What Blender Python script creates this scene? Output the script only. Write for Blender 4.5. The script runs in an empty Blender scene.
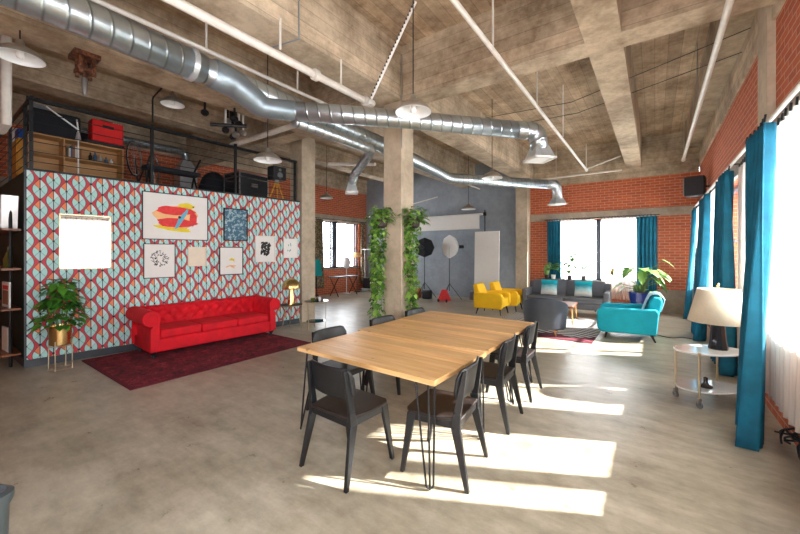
import bpy, bmesh, math, random
from mathutils import Vector, Matrix
R = math.radians
PI = math.pi
random.seed(7)
SC = bpy.context.scene
COL = SC.collection

# ------------------------------------------------------------------ camera
cam_d = bpy.data.cameras.new('camera')
cam = bpy.data.objects.new('camera', cam_d); COL.objects.link(cam)
cam.location = (0, 0, 1.6); cam.rotation_euler = (R(90), 0, R(35.6))
cam_d.sensor_width = 36; cam_d.lens = 356 / 800 * 36; cam_d.shift_y = -14 / 800
cam_d.clip_start = 0.05; cam_d.clip_end = 200
SC.camera = cam
# ------------------------------------------------------------------ daylight
WORLD_STRENGTH = 9.0
SUN_STRENGTH = 32.0
world = bpy.data.worlds.new('sky'); SC.world = world; world.use_nodes = True
wn = world.node_tree.nodes; bg = wn['Background']
bg.inputs[0].default_value = (0.90, 0.95, 1.0, 1); bg.inputs[1].default_value = WORLD_STRENGTH
sun_d = bpy.data.lights.new('sun', 'SUN'); sun = bpy.data.objects.new('sun', sun_d); COL.objects.link(sun)
sun_d.energy = SUN_STRENGTH; sun_d.angle = R(1.0); sun_d.color = (1.0, 0.95, 0.88)
_el = R(36); _dir = Vector((-0.89 * math.cos(_el), -0.454 * math.cos(_el), -math.sin(_el)))
sun.rotation_euler = _dir.to_track_quat('-Z', 'Y').to_euler()
sun.location = (6, 6, 6)
def portal(loc, rot, sx, sy):
    d = bpy.data.lights.new('window_daylight', 'AREA'); o = bpy.data.objects.new('window_daylight', d)
    COL.objects.link(o); o.location = loc; o.rotation_euler = rot
    d.shape = 'RECTANGLE'; d.size = sx; d.size_y = sy; d.cycles.is_portal = True
SC.view_settings.view_transform = 'Standard'
SC.view_settings.look = 'None'
SC.view_settings.exposure = 0.97
SC.view_settings.gamma = 1.0
SC.view_settings.use_curve_mapping = False

# ================================================================== materials
def new_mat(name):
    m = bpy.data.materials.new(name); m.use_nodes = True
    return m, m.node_tree, m.node_tree.nodes['Principled BSDF']
def setp(b, **k):
    for n, v in k.items():
        key = n.replace('_', ' ')
        b.inputs[key].default_value = v
def c4(c): return (c[0], c[1], c[2], 1)
def node(nt, t, **k):
    n = nt.nodes.new(t)
    for a, v in k.items(): setattr(n, a, v)
    return n
def lk(nt, a, b): nt.links.new(a, b)
def mth(nt, op, a, b=None, c=None, clamp=False):
    n = nt.nodes.new('ShaderNodeMath'); n.operation = op; n.use_clamp = clamp
    for i, v in enumerate((a, b, c)):
        if v is None: continue
        if isinstance(v, (int, float)): n.inputs[i].default_value = v
        else: nt.links.new(v, n.inputs[i])
    return n.outputs[0]
def mixc(nt, f, a, b, mode='MIX'):
    n = nt.nodes.new('ShaderNodeMix'); n.data_type = 'RGBA'; n.blend_type = mode
    for i, v in ((0, f), (6, a), (7, b)):
        if isinstance(v, (int, float)): n.inputs[i].default_value = v
        elif isinstance(v, tuple): n.inputs[i].default_value = c4(v)
        else: nt.links.new(v, n.inputs[i])
    return n.outputs[2]
def ocoord(nt, scale=(1, 1, 1), swap=None):
    tc = nt.nodes.new('ShaderNodeTexCoord')
    mp = nt.nodes.new('ShaderNodeMapping'); mp.inputs['Scale'].default_value = scale
    nt.links.new(tc.outputs['Object'], mp.inputs['Vector'])
    return mp.outputs[0]
def noise(nt, vec, scale, detail=4, rough=0.6):
    n = nt.nodes.new('ShaderNodeTexNoise'); n.inputs['Scale'].default_value = scale
    n.inputs['Detail'].default_value = detail; n.inputs['Roughness'].default_value = rough
    if vec is not None: nt.links.new(vec, n.inputs['Vector'])
    return n.outputs[0]
def ramp(nt, f, stops):
    n = nt.nodes.new('ShaderNodeValToRGB'); e = n.color_ramp.elements
    while len(e) < len(stops): e.new(0.5)
    for el, (p, c) in zip(e, stops): el.position = p; el.color = c4(c) if not isinstance(c, float) else (c, c, c, 1)
    nt.links.new(f, n.inputs[0]); return n.outputs[0]
def bump(nt, b, h, strength=0.3, dist=0.01):
    n = nt.nodes.new('ShaderNodeBump'); n.inputs['Strength'].default_value = strength; n.inputs['Distance'].default_value = dist
    nt.links.new(h, n.inputs['Height']); nt.links.new(n.outputs[0], b.inputs['Normal'])

def plain(name, c, rough=0.5, metal=0.0, var=0.08, scale=9, sheen=0.0, coat=0.0, bmp=0.0):
    m, nt, b = new_mat(name)
    v = ocoord(nt); n = noise(nt, v, scale)
    lo = tuple(x * (1 - var) for x in c); hi = tuple(min(1, x * (1 + var)) for x in c)
    lk(nt, ramp(nt, n, [(0.3, lo), (0.7, hi)]), b.inputs['Base Color'])
    setp(b, Roughness=rough, Metallic=metal)
    if sheen: b.inputs['Sheen Weight'].default_value = sheen
    if coat: b.inputs['Coat Weight'].default_value = coat
    if bmp: bump(nt, b, noise(nt, v, scale * 12), bmp, 0.003)
    return m
def velvet(name, c, var=0.18):
    m = plain(name, c, 0.8, 0, var, 5, sheen=0.12)
    b = m.node_tree.nodes['Principled BSDF']
    b.inputs['Sheen Roughness'].default_value = 0.35
    b.inputs['Sheen Tint'].default_value = c4(tuple(min(1, x * 1.6 + 0.05) for x in c))
    return m
def concrete(name, c1, c2, board=None, rough=0.85):
    m, nt, b = new_mat(name); v = ocoord(nt)
    n1 = noise(nt, v, 1.3, 6, 0.65); n2 = noise(nt, v, 9, 5, 0.7)
    mix = mth(nt, 'ADD', mth(nt, 'MULTIPLY', n1, 0.65), mth(nt, 'MULTIPLY', n2, 0.35))
    col = ramp(nt, mix, [(0.36, c1), (0.62, c2)])
    h = n2
    if board:
        sx = nt.nodes.new('ShaderNodeSeparateXYZ'); lk(nt, v, sx.inputs[0])
        ax = mth(nt, 'MULTIPLY', sx.outputs[board[0]], 1 / board[1])
        fr = mth(nt, 'FRACT', ax); fl = mth(nt, 'FLOOR', ax)
        wn_ = nt.nodes.new('ShaderNodeTexWhiteNoise'); wn_.noise_dimensions = '1D'; lk(nt, fl, wn_.inputs['W'])
        tone = mth(nt, 'ADD', mth(nt, 'MULTIPLY', wn_.outputs[0], 0.30), 0.82)
        # streaks running along the boards
        st = nt.nodes.new('ShaderNodeMapping'); sc = [1.5, 1.5, 1.5]; sc[board[0]] = 30
        st.inputs['Scale'].default_value = sc; lk(nt, v, st.inputs[0])
        sn = noise(nt, st.outputs[0], 1.0, 3)
        tone = mth(nt, 'MULTIPLY', tone, mth(nt, 'ADD', mth(nt, 'MULTIPLY', sn, 0.5), 0.75))
        line = mth(nt, 'LESS_THAN', mth(nt, 'ABSOLUTE', mth(nt, 'SUBTRACT', fr, 0.5)), 0.475)
        tone = mth(nt, 'MULTIPLY', tone, mth(nt, 'ADD', mth(nt, 'MULTIPLY', line, 0.35), 0.65))
        cc = nt.nodes.new('ShaderNodeCombineColor')
        for i in range(3): lk(nt, tone, cc.inputs[i])
        col = mixc(nt, 1.0, col, cc.outputs[0], 'MULTIPLY')
        h = tone
    lk(nt, col, b.inputs['Base Color']); setp(b, Roughness=rough)
    bump(nt, b, h, 0.35, 0.01)
    return m
def brick(name, axis):
    m, nt, b = new_mat(name); v = ocoord(nt)
    s = nt.nodes.new('ShaderNodeSeparateXYZ'); lk(nt, v, s.inputs[0])
    cb = nt.nodes.new('ShaderNodeCombineXYZ'); lk(nt, s.outputs[axis], cb.inputs[0]); lk(nt, s.outputs[2], cb.inputs[1])
    t = nt.nodes.new('ShaderNodeTexBrick'); lk(nt, cb.outputs[0], t.inputs['Vector'])
    t.inputs['Color1'].default_value = (0.50, 0.10, 0.03, 1); t.inputs['Color2'].default_value = (0.33, 0.06, 0.025, 1)
    t.inputs['Mortar'].default_value = (0.60, 0.38, 0.28, 1)
    t.inputs['Scale'].default_value = 1; t.inputs['Brick Width'].default_value = 0.215; t.inputs['Row Height'].default_value = 0.075
    t.inputs['Mortar Size'].default_value = 0.006; t.inputs['Bias'].default_value = -0.1
    n = noise(nt, v, 3.0, 6, 0.7)
    col = mixc(nt, mth(nt, 'MULTIPLY', n, 0.55), t.outputs['Color'], (0.62, 0.17, 0.07))
    n3 = noise(nt, v, 14.0, 3, 0.7)
    spots = ramp(nt, n3, [(0.66, (0, 0, 0)), (0.72, (1, 1, 1))])
    col = mixc(nt, mth(nt, 'MULTIPLY', spots, 0.5), col, (0.62, 0.45, 0.36))
    lk(nt, col, b.inputs['Base Color']); setp(b, Roughness=0.85)
    bump(nt, b, mth(nt, 'SUBTRACT', 1.0, t.outputs['Fac']), 0.6, 0.01)
    return m
def wood(name, c1, c2, axis=0, rough=0.4, plank=None, coat=0.0):
    m, nt, b = new_mat(name)
    sc = [9, 9, 9]; sc[axis] = 0.9
    v = ocoord(nt, tuple(sc)); n = noise(nt, v, 2.2, 5, 0.65)
    col = ramp(nt, n, [(0.3, c1), (0.5, tuple((a + q) / 2 for a, q in zip(c1, c2))), (0.68, c2)])
    if plank:
        v2 = ocoord(nt); s = nt.nodes.new('ShaderNodeSeparateXYZ'); lk(nt, v2, s.inputs[0])
        ax = mth(nt, 'MULTIPLY', s.outputs[plank[0]], 1 / plank[1])
        w_ = nt.nodes.new('ShaderNodeTexWhiteNoise'); w_.noise_dimensions = '1D'; lk(nt, mth(nt, 'FLOOR', ax), w_.inputs['W'])
        tone = mth(nt, 'ADD', mth(nt, 'MULTIPLY', w_.outputs[0], 0.28), 0.84)
        ln = mth(nt, 'LESS_THAN', mth(nt, 'ABSOLUTE', mth(nt, 'SUBTRACT', mth(nt, 'FRACT', ax), 0.5)), 0.49)
        tone = mth(nt, 'MULTIPLY', tone, mth(nt, 'ADD', mth(nt, 'MULTIPLY', ln, 0.3), 0.7))
        cc = nt.nodes.new('ShaderNodeCombineColor')
        for i in range(3): lk(nt, tone, cc.inputs[i])
        col = mixc(nt, 1.0, col, cc.outputs[0], 'MULTIPLY')
        # knots
        vo = nt.nodes.new('ShaderNodeTexVoronoi'); vo.inputs['Scale'].default_value = 5.0
        kn = ramp(nt, vo.outputs['Distance'], [(0.07, (1, 1, 1)), (0.13, (0, 0, 0))])
        lk(nt, v2, vo.inputs['Vector'])
        col = mixc(nt, mth(nt, 'MULTIPLY', kn, 0.75), col, (0.28, 0.10, 0.03))
    lk(nt, col, b.inputs['Base Color']); setp(b, Roughness=rough)
    if coat: b.inputs['Coat Weight'].default_value = coat; b.inputs['Coat Roughness'].default_value = 0.25
    return m
def ductmat(name, seam=0.14):
    m, nt, b = new_mat(name)
    tc = nt.nodes.new('ShaderNodeUVMap')
    s = nt.nodes.new('ShaderNodeSeparateXYZ'); lk(nt, tc.outputs[0], s.inputs[0])
    a = mth(nt, 'FRACT', mth(nt, 'ADD', mth(nt, 'MULTIPLY', s.outputs[1], 1 / seam), s.outputs[0]))
    h = ramp(nt, a, [(0.0, 1.0), (0.10, 0.0), (0.9, 0.0), (1.0, 1.0)])
    v = ocoord(nt); n = noise(nt, v, 6, 4)
    col = ramp(nt, n, [(0.3, (0.42, 0.49, 0.53)), (0.7, (0.60, 0.67, 0.70))])
    col = mixc(nt, mth(nt, 'MULTIPLY', h, 0.75), col, (0.25, 0.28, 0.30))
    lk(nt, col, b.inputs['Base Color']); setp(b, Roughness=0.33, Metallic=0.9)
    bump(nt, b, h, 0.6, 0.01)
    return m
def sheermat():
    m, nt, b = new_mat('sheer_fabric'); out = nt.nodes['Material Output']; nt.nodes.remove(b)
    d = nt.nodes.new('ShaderNodeBsdfDiffuse'); t = nt.nodes.new('ShaderNodeBsdfTranslucent'); tr = nt.nodes.new('ShaderNodeBsdfTransparent')
    v = ocoord(nt, (30, 30, 1)); n = noise(nt, v, 3.0)
    c = ramp(nt, n, [(0.3, (0.80, 0.77, 0.70)), (0.7, (0.93, 0.91, 0.86))])
    lk(nt, c, d.inputs[0]); lk(nt, c, t.inputs[0]); tr.inputs[0].default_value = (1, 1, 1, 1)
    m1 = nt.nodes.new('ShaderNodeMixShader'); m1.inputs[0].default_value = 0.55; lk(nt, d.outputs[0], m1.inputs[1]); lk(nt, t.outputs[0], m1.inputs[2])
    m2 = nt.nodes.new('ShaderNodeMixShader'); m2.inputs[0].default_value = 0.48; lk(nt, m1.outputs[0], m2.inputs[1]); lk(nt, tr.outputs[0], m2.inputs[2])
    lk(nt, m2.outputs[0], out.inputs[0]); return m
def glassmat(name, tint=(1, 1, 1), refl=0.08):
    m, nt, b = new_mat(name); out = nt.nodes['Material Output']; nt.nodes.remove(b)
    tr = nt.nodes.new('ShaderNodeBsdfTransparent'); tr.inputs[0].default_value = c4(tint)
    g = nt.nodes.new('ShaderNodeBsdfGlossy'); g.inputs['Roughness'].default_value = 0.03
    fr = nt.nodes.new('ShaderNodeLayerWeight'); fr.inputs[0].default_value = 0.25
    f = mth(nt, 'ADD', mth(nt, 'MULTIPLY', fr.outputs['Fresnel'], 0.6), refl * 0.5, clamp=True)
    mx = nt.nodes.new('ShaderNodeMixShader'); lk(nt, f, mx.inputs[0]); lk(nt, tr.outputs[0], mx.inputs[1]); lk(nt, g.outputs[0], mx.inputs[2])
    lk(nt, mx.outputs[0], out.inputs[0]); return m
def leafmat(name, c1, c2):
    m, nt, b = new_mat(name); v = ocoord(nt)
    g = nt.nodes.new('ShaderNodeNewGeometry')
    f = mth(nt, 'ADD', mth(nt, 'MULTIPLY', g.outputs['Random Per Island'], 0.8), mth(nt, 'MULTIPLY', noise(nt, v, 20), 0.2))
    lk(nt, ramp(nt, f, [(0.15, c1), (0.85, c2)]), b.inputs['Base Color'])
    setp(b, Roughness=0.45); b.inputs['Transmission Weight'].default_value = 0.0
    b.inputs['Subsurface Weight'].default_value = 0.0
    return m
def wallpaper():
    m, nt, b = new_mat('patterned_wallpaper'); v = ocoord(nt)
    s = nt.nodes.new('ShaderNodeSeparateXYZ'); lk(nt, v, s.inputs[0])
    U = mth(nt, 'MULTIPLY', s.outputs[0], 1 / 0.275); V = mth(nt, 'MULTIPLY', s.outputs[2], 1 / 0.295)
    # mirrored vesica leaves in two half-shifted lattices
    def cell(off):
        x = mth(nt, 'SUBTRACT', mth(nt, 'FRACT', mth(nt, 'ADD', U, off)), 0.5)
        y = mth(nt, 'SUBTRACT', mth(nt, 'FRACT', mth(nt, 'ADD', V, off)), 0.5)
        wid = mth(nt, 'MULTIPLY', mth(nt, 'COSINE', mth(nt, 'MULTIPLY', y, PI)), 0.285)
        ax = mth(nt, 'ABSOLUTE', x)
        inside = mth(nt, 'LESS_THAN', ax, wid)
        edge = mth(nt, 'LESS_THAN', mth(nt, 'ABSOLUTE', mth(nt, 'SUBTRACT', ax, wid)), 0.016)
        mid = mth(nt, 'LESS_THAN', ax, 0.016)
        # small petal: circle-like wedge in the upper left
        up = mth(nt, 'GREATER_THAN', y, mth(nt, 'MULTIPLY', ax, 0.9)); lf = mth(nt, 'LESS_THAN', x, 0.0)
        dn = mth(nt, 'LESS_THAN', y, mth(nt, 'MULTIPLY', ax, -1.2))
        r2 = mth(nt, 'ADD', mth(nt, 'MULTIPLY', x, x), mth(nt, 'MULTIPLY', y, y))
        dot = mth(nt, 'LESS_THAN', r2, 0.0022)
        tip = mth(nt, 'GREATER_THAN', mth(nt, 'ABSOLUTE', y), 0.455)
        dot2 = mth(nt, 'MULTIPLY', tip, mth(nt, 'LESS_THAN', ax, 0.05))
        diag = mth(nt, 'LESS_THAN', mth(nt, 'ABSOLUTE', mth(nt, 'SUBTRACT', mth(nt, 'ABSOLUTE', y), mth(nt, 'MULTIPLY', ax, 1.1))), 0.015)
        return inside, edge, mid, mth(nt, 'MULTIPLY', up, lf), mth(nt, 'MULTIPLY', up, mth(nt, 'SUBTRACT', 1.0, lf)), dot, dot2, diag, dn
    red = (0.60, 0.045, 0.07); aqua = (0.42, 0.74, 0.71); pale = (0.62, 0.80, 0.79); orange = (0.82, 0.24, 0.10); dark = (0.015, 0.02, 0.03)
    col = red
    lines = None
    for off in (0.0, 0.5):
        ins, edge, mid, ul, ur, dot, dot2, diag, dn = cell(off)
        inner = mixc(nt, ul, aqua, orange); inner = mixc(nt, ur, inner, pale); inner = mixc(nt, dn, inner, (0.45, 0.70, 0.70))
        col = mixc(nt, ins, col, inner)
        l = mth(nt, 'MAXIMUM', mth(nt, 'MULTIPLY', ins, mth(nt, 'MAXIMUM', mth(nt, 'MAXIMUM', mid, dot), mth(nt, 'MULTIPLY', diag, 0.6))), mth(nt, 'MULTIPLY', edge, 0.8))
        l = mth(nt, 'MAXIMUM', l, dot2)
        lines = l if lines is None else mth(nt, 'MAXIMUM', lines, l)
    col = mixc(nt, lines, col, dark)
    lk(nt, col, b.inputs['Base Color']); setp(b, Roughness=0.6)
    return m
def floormat():
    m, nt, b = new_mat('polished_concrete_floor'); v = ocoord(nt)
    n1 = noise(nt, v, 0.7, 7, 0.62); n2 = noise(nt, v, 6, 6, 0.7); n3 = noise(nt, ocoord(nt, (1, 3, 1)), 2.0, 6, 0.7)
    f = mth(nt, 'ADD', mth(nt, 'ADD', mth(nt, 'MULTIPLY', n1, 0.4), mth(nt, 'MULTIPLY', n2, 0.25)), mth(nt, 'MULTIPLY', n3, 0.35))
    col = ramp(nt, f, [(0.36, (0.21, 0.18, 0.12)), (0.5, (0.40, 0.36, 0.275)), (0.64, (0.60, 0.56, 0.455))])
    vo = nt.nodes.new('ShaderNodeTexVoronoi'); vo.inputs['Scale'].default_value = 2.3; lk(nt, v, vo.inputs['Vector'])
    sp = ramp(nt, vo.outputs['Distance'], [(0.012, (1, 1, 1)), (0.03, (0, 0, 0))])
    col = mixc(nt, mth(nt, 'MULTIPLY', sp, 0.6), col, (0.12, 0.09, 0.05))
    lk(nt, col, b.inputs['Base Color'])
    lk(nt, ramp(nt, n2, [(0.3, 0.26), (0.7, 0.42)]), b.inputs['Roughness'])
    b.inputs['Specular IOR Level'].default_value = 0.55
    bump(nt, b, n2, 0.05, 0.01)
    return m
def rugmat():
    m, nt, b = new_mat('oriental_rug'); v = ocoord(nt)
    n1 = noise(nt, v, 5, 8, 0.75); n2 = noise(nt, v, 26, 4, 0.8)
    f = mth(nt, 'ADD', mth(nt, 'MULTIPLY', n1, 0.5), mth(nt, 'MULTIPLY', n2, 0.5))
    col = ramp(nt, f, [(0.40, (0.02, 0.006, 0.012)), (0.47, (0.12, 0.006, 0.018)), (0.54, (0.24, 0.010, 0.028)), (0.62, (0.36, 0.06, 0.075))])
    lk(nt, col, b.inputs['Base Color']); setp(b, Roughness=0.95); bump(nt, b, n2, 0.5, 0.01)
    return m
def zigrug():
    m, nt, b = new_mat('zigzag_rug'); v = ocoord(nt)
    s = nt.nodes.new('ShaderNodeSeparateXYZ'); lk(nt, v, s.inputs[0])
    zz = mth(nt, 'PINGPONG', s.outputs[0], 0.35)
    t = mth(nt, 'MULTIPLY', mth(nt, 'ADD', s.outputs[1], mth(nt, 'MULTIPLY', zz, 0.5)), 1 / 0.16)
    f = mth(nt, 'FRACT', t)
    st = mth(nt, 'GREATER_THAN', f, 0.52)
    col = mixc(nt, st, (0.62, 0.60, 0.58), (0.035, 0.03, 0.04))
    edge = mth(nt, 'LESS_THAN', s.outputs[1], mth(nt, 'ADD', mth(nt, 'MULTIPLY', zz, 0.7), -1.12))
    col2 = mixc(nt, st, (0.20, 0.012, 0.035), (0.04, 0.008, 0.015))
    col = mixc(nt, edge, col, col2)
    lk(nt, col, b.inputs['Base Color']); setp(b, Roughness=0.95)
    return m
def ombre(name):
    m, nt, b = new_mat(name); tc = nt.nodes.new('ShaderNodeTexCoord')
    s = nt.nodes.new('ShaderNodeSeparateXYZ'); lk(nt, tc.outputs['Generated'], s.inputs[0])
    f = mth(nt, 'ADD', s.outputs[2], mth(nt, 'MULTIPLY', noise(nt, ocoord(nt), 14), 0.3))
    lk(nt, ramp(nt, f, [(0.35, (0.80, 0.82, 0.80)), (0.62, (0.30, 0.62, 0.66)), (0.85, (0.0, 0.28, 0.38)), (1.0, (0.0, 0.42, 0.52))]), b.inputs['Base Color'])
    setp(b, Roughness=0.9); return m
def spotty(name, bgc, fg, scale, thr):
    m, nt, b = new_mat(name); n = noise(nt, ocoord(nt), scale, 3, 0.8)
    lk(nt, ramp(nt, n, [(thr, bgc), (thr + 0.03, fg)]), b.inputs['Base Color']); setp(b, Roughness=0.5); return m

M = {}
M['floor'] = floormat()
M['ceil'] = concrete('board_marked_ceiling', (0.22, 0.14, 0.08), (0.56, 0.42, 0.28), (0, 0.17))
M['beam'] = concrete('board_marked_concrete', (0.24, 0.17, 0.105), (0.64, 0.515, 0.37), (2, 0.16))
M['column'] = concrete('column_concrete', (0.36, 0.29, 0.205), (0.60, 0.50, 0.375))
M['band'] = concrete('concrete_band', (0.26, 0.21, 0.16), (0.46, 0.37, 0.28))
M['brickx'] = brick('brick_facing_x', 1)
M['bricky'] = brick('brick_facing_y', 0)
M['greywall'] = concrete('grey_painted_wall', (0.25, 0.285, 0.325), (0.35, 0.39, 0.435))
M['green'] = plain('dark_green_paint', (0.012, 0.032, 0.020), 0.75)
M['paper'] = wallpaper()
M['base'] = plain('charcoal_skirting', (0.035, 0.045, 0.055), 0.4)
M['pine'] = wood('pine_tabletop', (0.72, 0.37, 0.12), (0.97, 0.63, 0.30), 0, 0.42, (1, 0.145), coat=0.08)
M['pine2'] = wood('pine_edge', (0.50, 0.22, 0.06), (0.74, 0.40, 0.15), 0, 0.4)
M['oakleg'] = wood('oak', (0.50, 0.24, 0.07), (0.72, 0.40, 0.15), 2, 0.4)
M['walnut'] = wood('walnut', (0.16, 0.05, 0.02), (0.30, 0.10, 0.035), 1, 0.35)
M['ply'] = wood('plywood', (0.42, 0.22, 0.08), (0.62, 0.36, 0.15), 1, 0.5)
M['orangewood'] = wood('amber_wood', (0.62, 0.28, 0.03), (0.82, 0.44, 0.06), 1, 0.4)
M['darkwood'] = wood('dark_seat_wood', (0.006, 0.004, 0.004), (0.020, 0.011, 0.009), 1, 0.5)
M['blk'] = plain('black_stained_wood', (0.007, 0.008, 0.010), 0.42)
M['blkmetal'] = plain('black_metal', (0.012, 0.013, 0.015), 0.4, 0.3)
M['blkplastic'] = plain('black_plastic', (0.013, 0.014, 0.018), 0.5)
M['blkfabric'] = plain('black_fabric', (0.014, 0.016, 0.022), 0.9)
M['red'] = velvet('red_velvet', (0.66, 0.001, 0.012))
M['redbox'] = plain('red_tolex', (0.78, 0.012, 0.012), 0.5)
M['rug'] = rugmat(); M['zig'] = zigrug()
M['rugedge'] = plain('rug_border', (0.13, 0.006, 0.018), 0.95)
M['yellow'] = velvet('yellow_upholstery', (0.95, 0.56, 0.01), 0.06)
M['teal'] = velvet('teal_upholstery', (0.0, 0.38, 0.50), 0.1)
M['tealcurtain'] = velvet('teal_velvet_curtain', (0.0, 0.125, 0.215), 0.25)
M['greyfab'] = plain('charcoal_upholstery', (0.14, 0.15, 0.17), 0.9, bmp=0.3)
M['greyfab2'] = plain('grey_leather', (0.045, 0.055, 0.075), 0.45)
M['throw'] = plain('pale_blue_throw', (0.42, 0.66, 0.80), 0.95, var=0.15, scale=30)
M['ombre'] = ombre('ombre_cushion')
M['white'] = plain('white_paint', (0.78, 0.77, 0.74), 0.45, var=0.04)
M['whitepipe'] = plain('white_pipe_paint', (0.70, 0.66, 0.60), 0.4, var=0.1)
M['paperwhite'] = plain('white_paper', (0.82, 0.80, 0.77), 0.6, var=0.02)
M['cream'] = plain('cream_paper', (0.78, 0.68, 0.55), 0.6, var=0.05)
M['enamel'] = plain('white_enamel', (0.82, 0.84, 0.84), 0.3, var=0.03)
M['shade_out'] = plain('aged_metal_shade', (0.42, 0.38, 0.32), 0.3, 0.6)
M['duct'] = ductmat('galvanised_spiral_duct', 0.135)
M['galv'] = plain('galvanised_sheet', (0.58, 0.62, 0.65), 0.35, 0.6, var=0.15)
M['bin'] = plain('dark_bin_metal', (0.10, 0.125, 0.14), 0.3, 0.5)
M['reducer'] = plain('dull_zinc', (0.27, 0.33, 0.37), 0.42, 0.75)
M['steel'] = plain('brushed_steel', (0.55, 0.55, 0.55), 0.28, 0.95)
M['gold'] = plain('brass', (0.72, 0.50, 0.20), 0.25, 0.95)
M['goldpale'] = plain('champagne_metal', (0.60, 0.50, 0.33), 0.3, 0.9)
M['mirror'] = plain('mirror_glass', (0.92, 0.93, 0.94), 0.02, 1.0, var=0.0)
M['glass'] = glassmat('window_glass')
M['tableglass'] = glassmat('smoked_glass', (0.35, 0.38, 0.38), 0.3)
M['frame'] = plain('dark_window_frame', (0.045, 0.055, 0.075), 0.4)
M['sheer'] = sheermat()
M['lampshade'] = plain('linen_lampshade', (0.74, 0.64, 0.48), 0.9, var=0.05, scale=60)
M['ceramic'] = plain('black_glazed_ceramic', (0.018, 0.018, 0.022), 0.15, coat=0.6)
M['marble'] = plain('white_stone_top', (0.72, 0.73, 0.72), 0.15, var=0.05, coat=0.4)
M['leaf'] = leafmat('deep_green_leaf', (0.012, 0.075, 0.008), (0.10, 0.34, 0.03))
M['vine'] = leafmat('vine_leaf', (0.04, 0.15, 0.015), (0.30, 0.52, 0.09))
M['monstera'] = leafmat('bright_leaf', (0.03, 0.15, 0.02), (0.28, 0.50, 0.12))
M['stem'] = plain('plant_stem', (0.10, 0.16, 0.04), 0.6)
M['bluepot'] = plain('cobalt_pot', (0.01, 0.035, 0.24), 0.25, coat=0.5)
M['terra'] = plain('terracotta', (0.42, 0.15, 0.07), 0.8)
M['darkpot'] = plain('dark_planter', (0.05, 0.035, 0.028), 0.6)
M['soil'] = plain('potting_soil', (0.03, 0.02, 0.012), 0.95)
M['patcurtain'] = spotty('patterned_drape', (0.10, 0.07, 0.04), (0.38, 0.27, 0.14), 16, 0.5)
M['bottle'] = plain('green_bottle', (0.10, 0.12, 0.02), 0.15, coat=0.5)
M['blueplastic'] = plain('blue_plastic', (0.02, 0.12, 0.55), 0.4)
M['rust'] = spotty('rusted_brown_metal', (0.06, 0.022, 0.012), (0.20, 0.07, 0.03), 18, 0.5)
M['artred'] = plain('red_ink', (0.78, 0.035, 0.035), 0.6, var=0.15, scale=20)
M['artyellow'] = plain('yellow_ink', (0.85, 0.66, 0.03), 0.6)
M['artblue'] = plain('blue_ink', (0.12, 0.42, 0.62), 0.6)
M['artorange'] = plain('orange_ink', (0.88, 0.50, 0.22), 0.6)
M['artblack'] = plain('black_ink', (0.02, 0.02, 0.02), 0.6)
M['bluewash'] = spotty('blue_wash', (0.04, 0.13, 0.21), (0.34, 0.50, 0.56), 14, 0.52)
M['tealcloth'] = plain('teal_cloth', (0.0, 0.30, 0.30), 0.8)
M['grey'] = plain('mid_grey_metal', (0.28, 0.30, 0.32), 0.3, 0.6)
M['book_a'] = plain('book_cloth_white', (0.62, 0.60, 0.56), 0.7)
M['book_b'] = plain('book_cloth_brown', (0.28, 0.12, 0.06), 0.7)
M['book_c'] = plain('book_cloth_blue', (0.05, 0.12, 0.22), 0.7)
M['book_d'] = plain('book_cloth_red', (0.45, 0.07, 0.05), 0.7)

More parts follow.
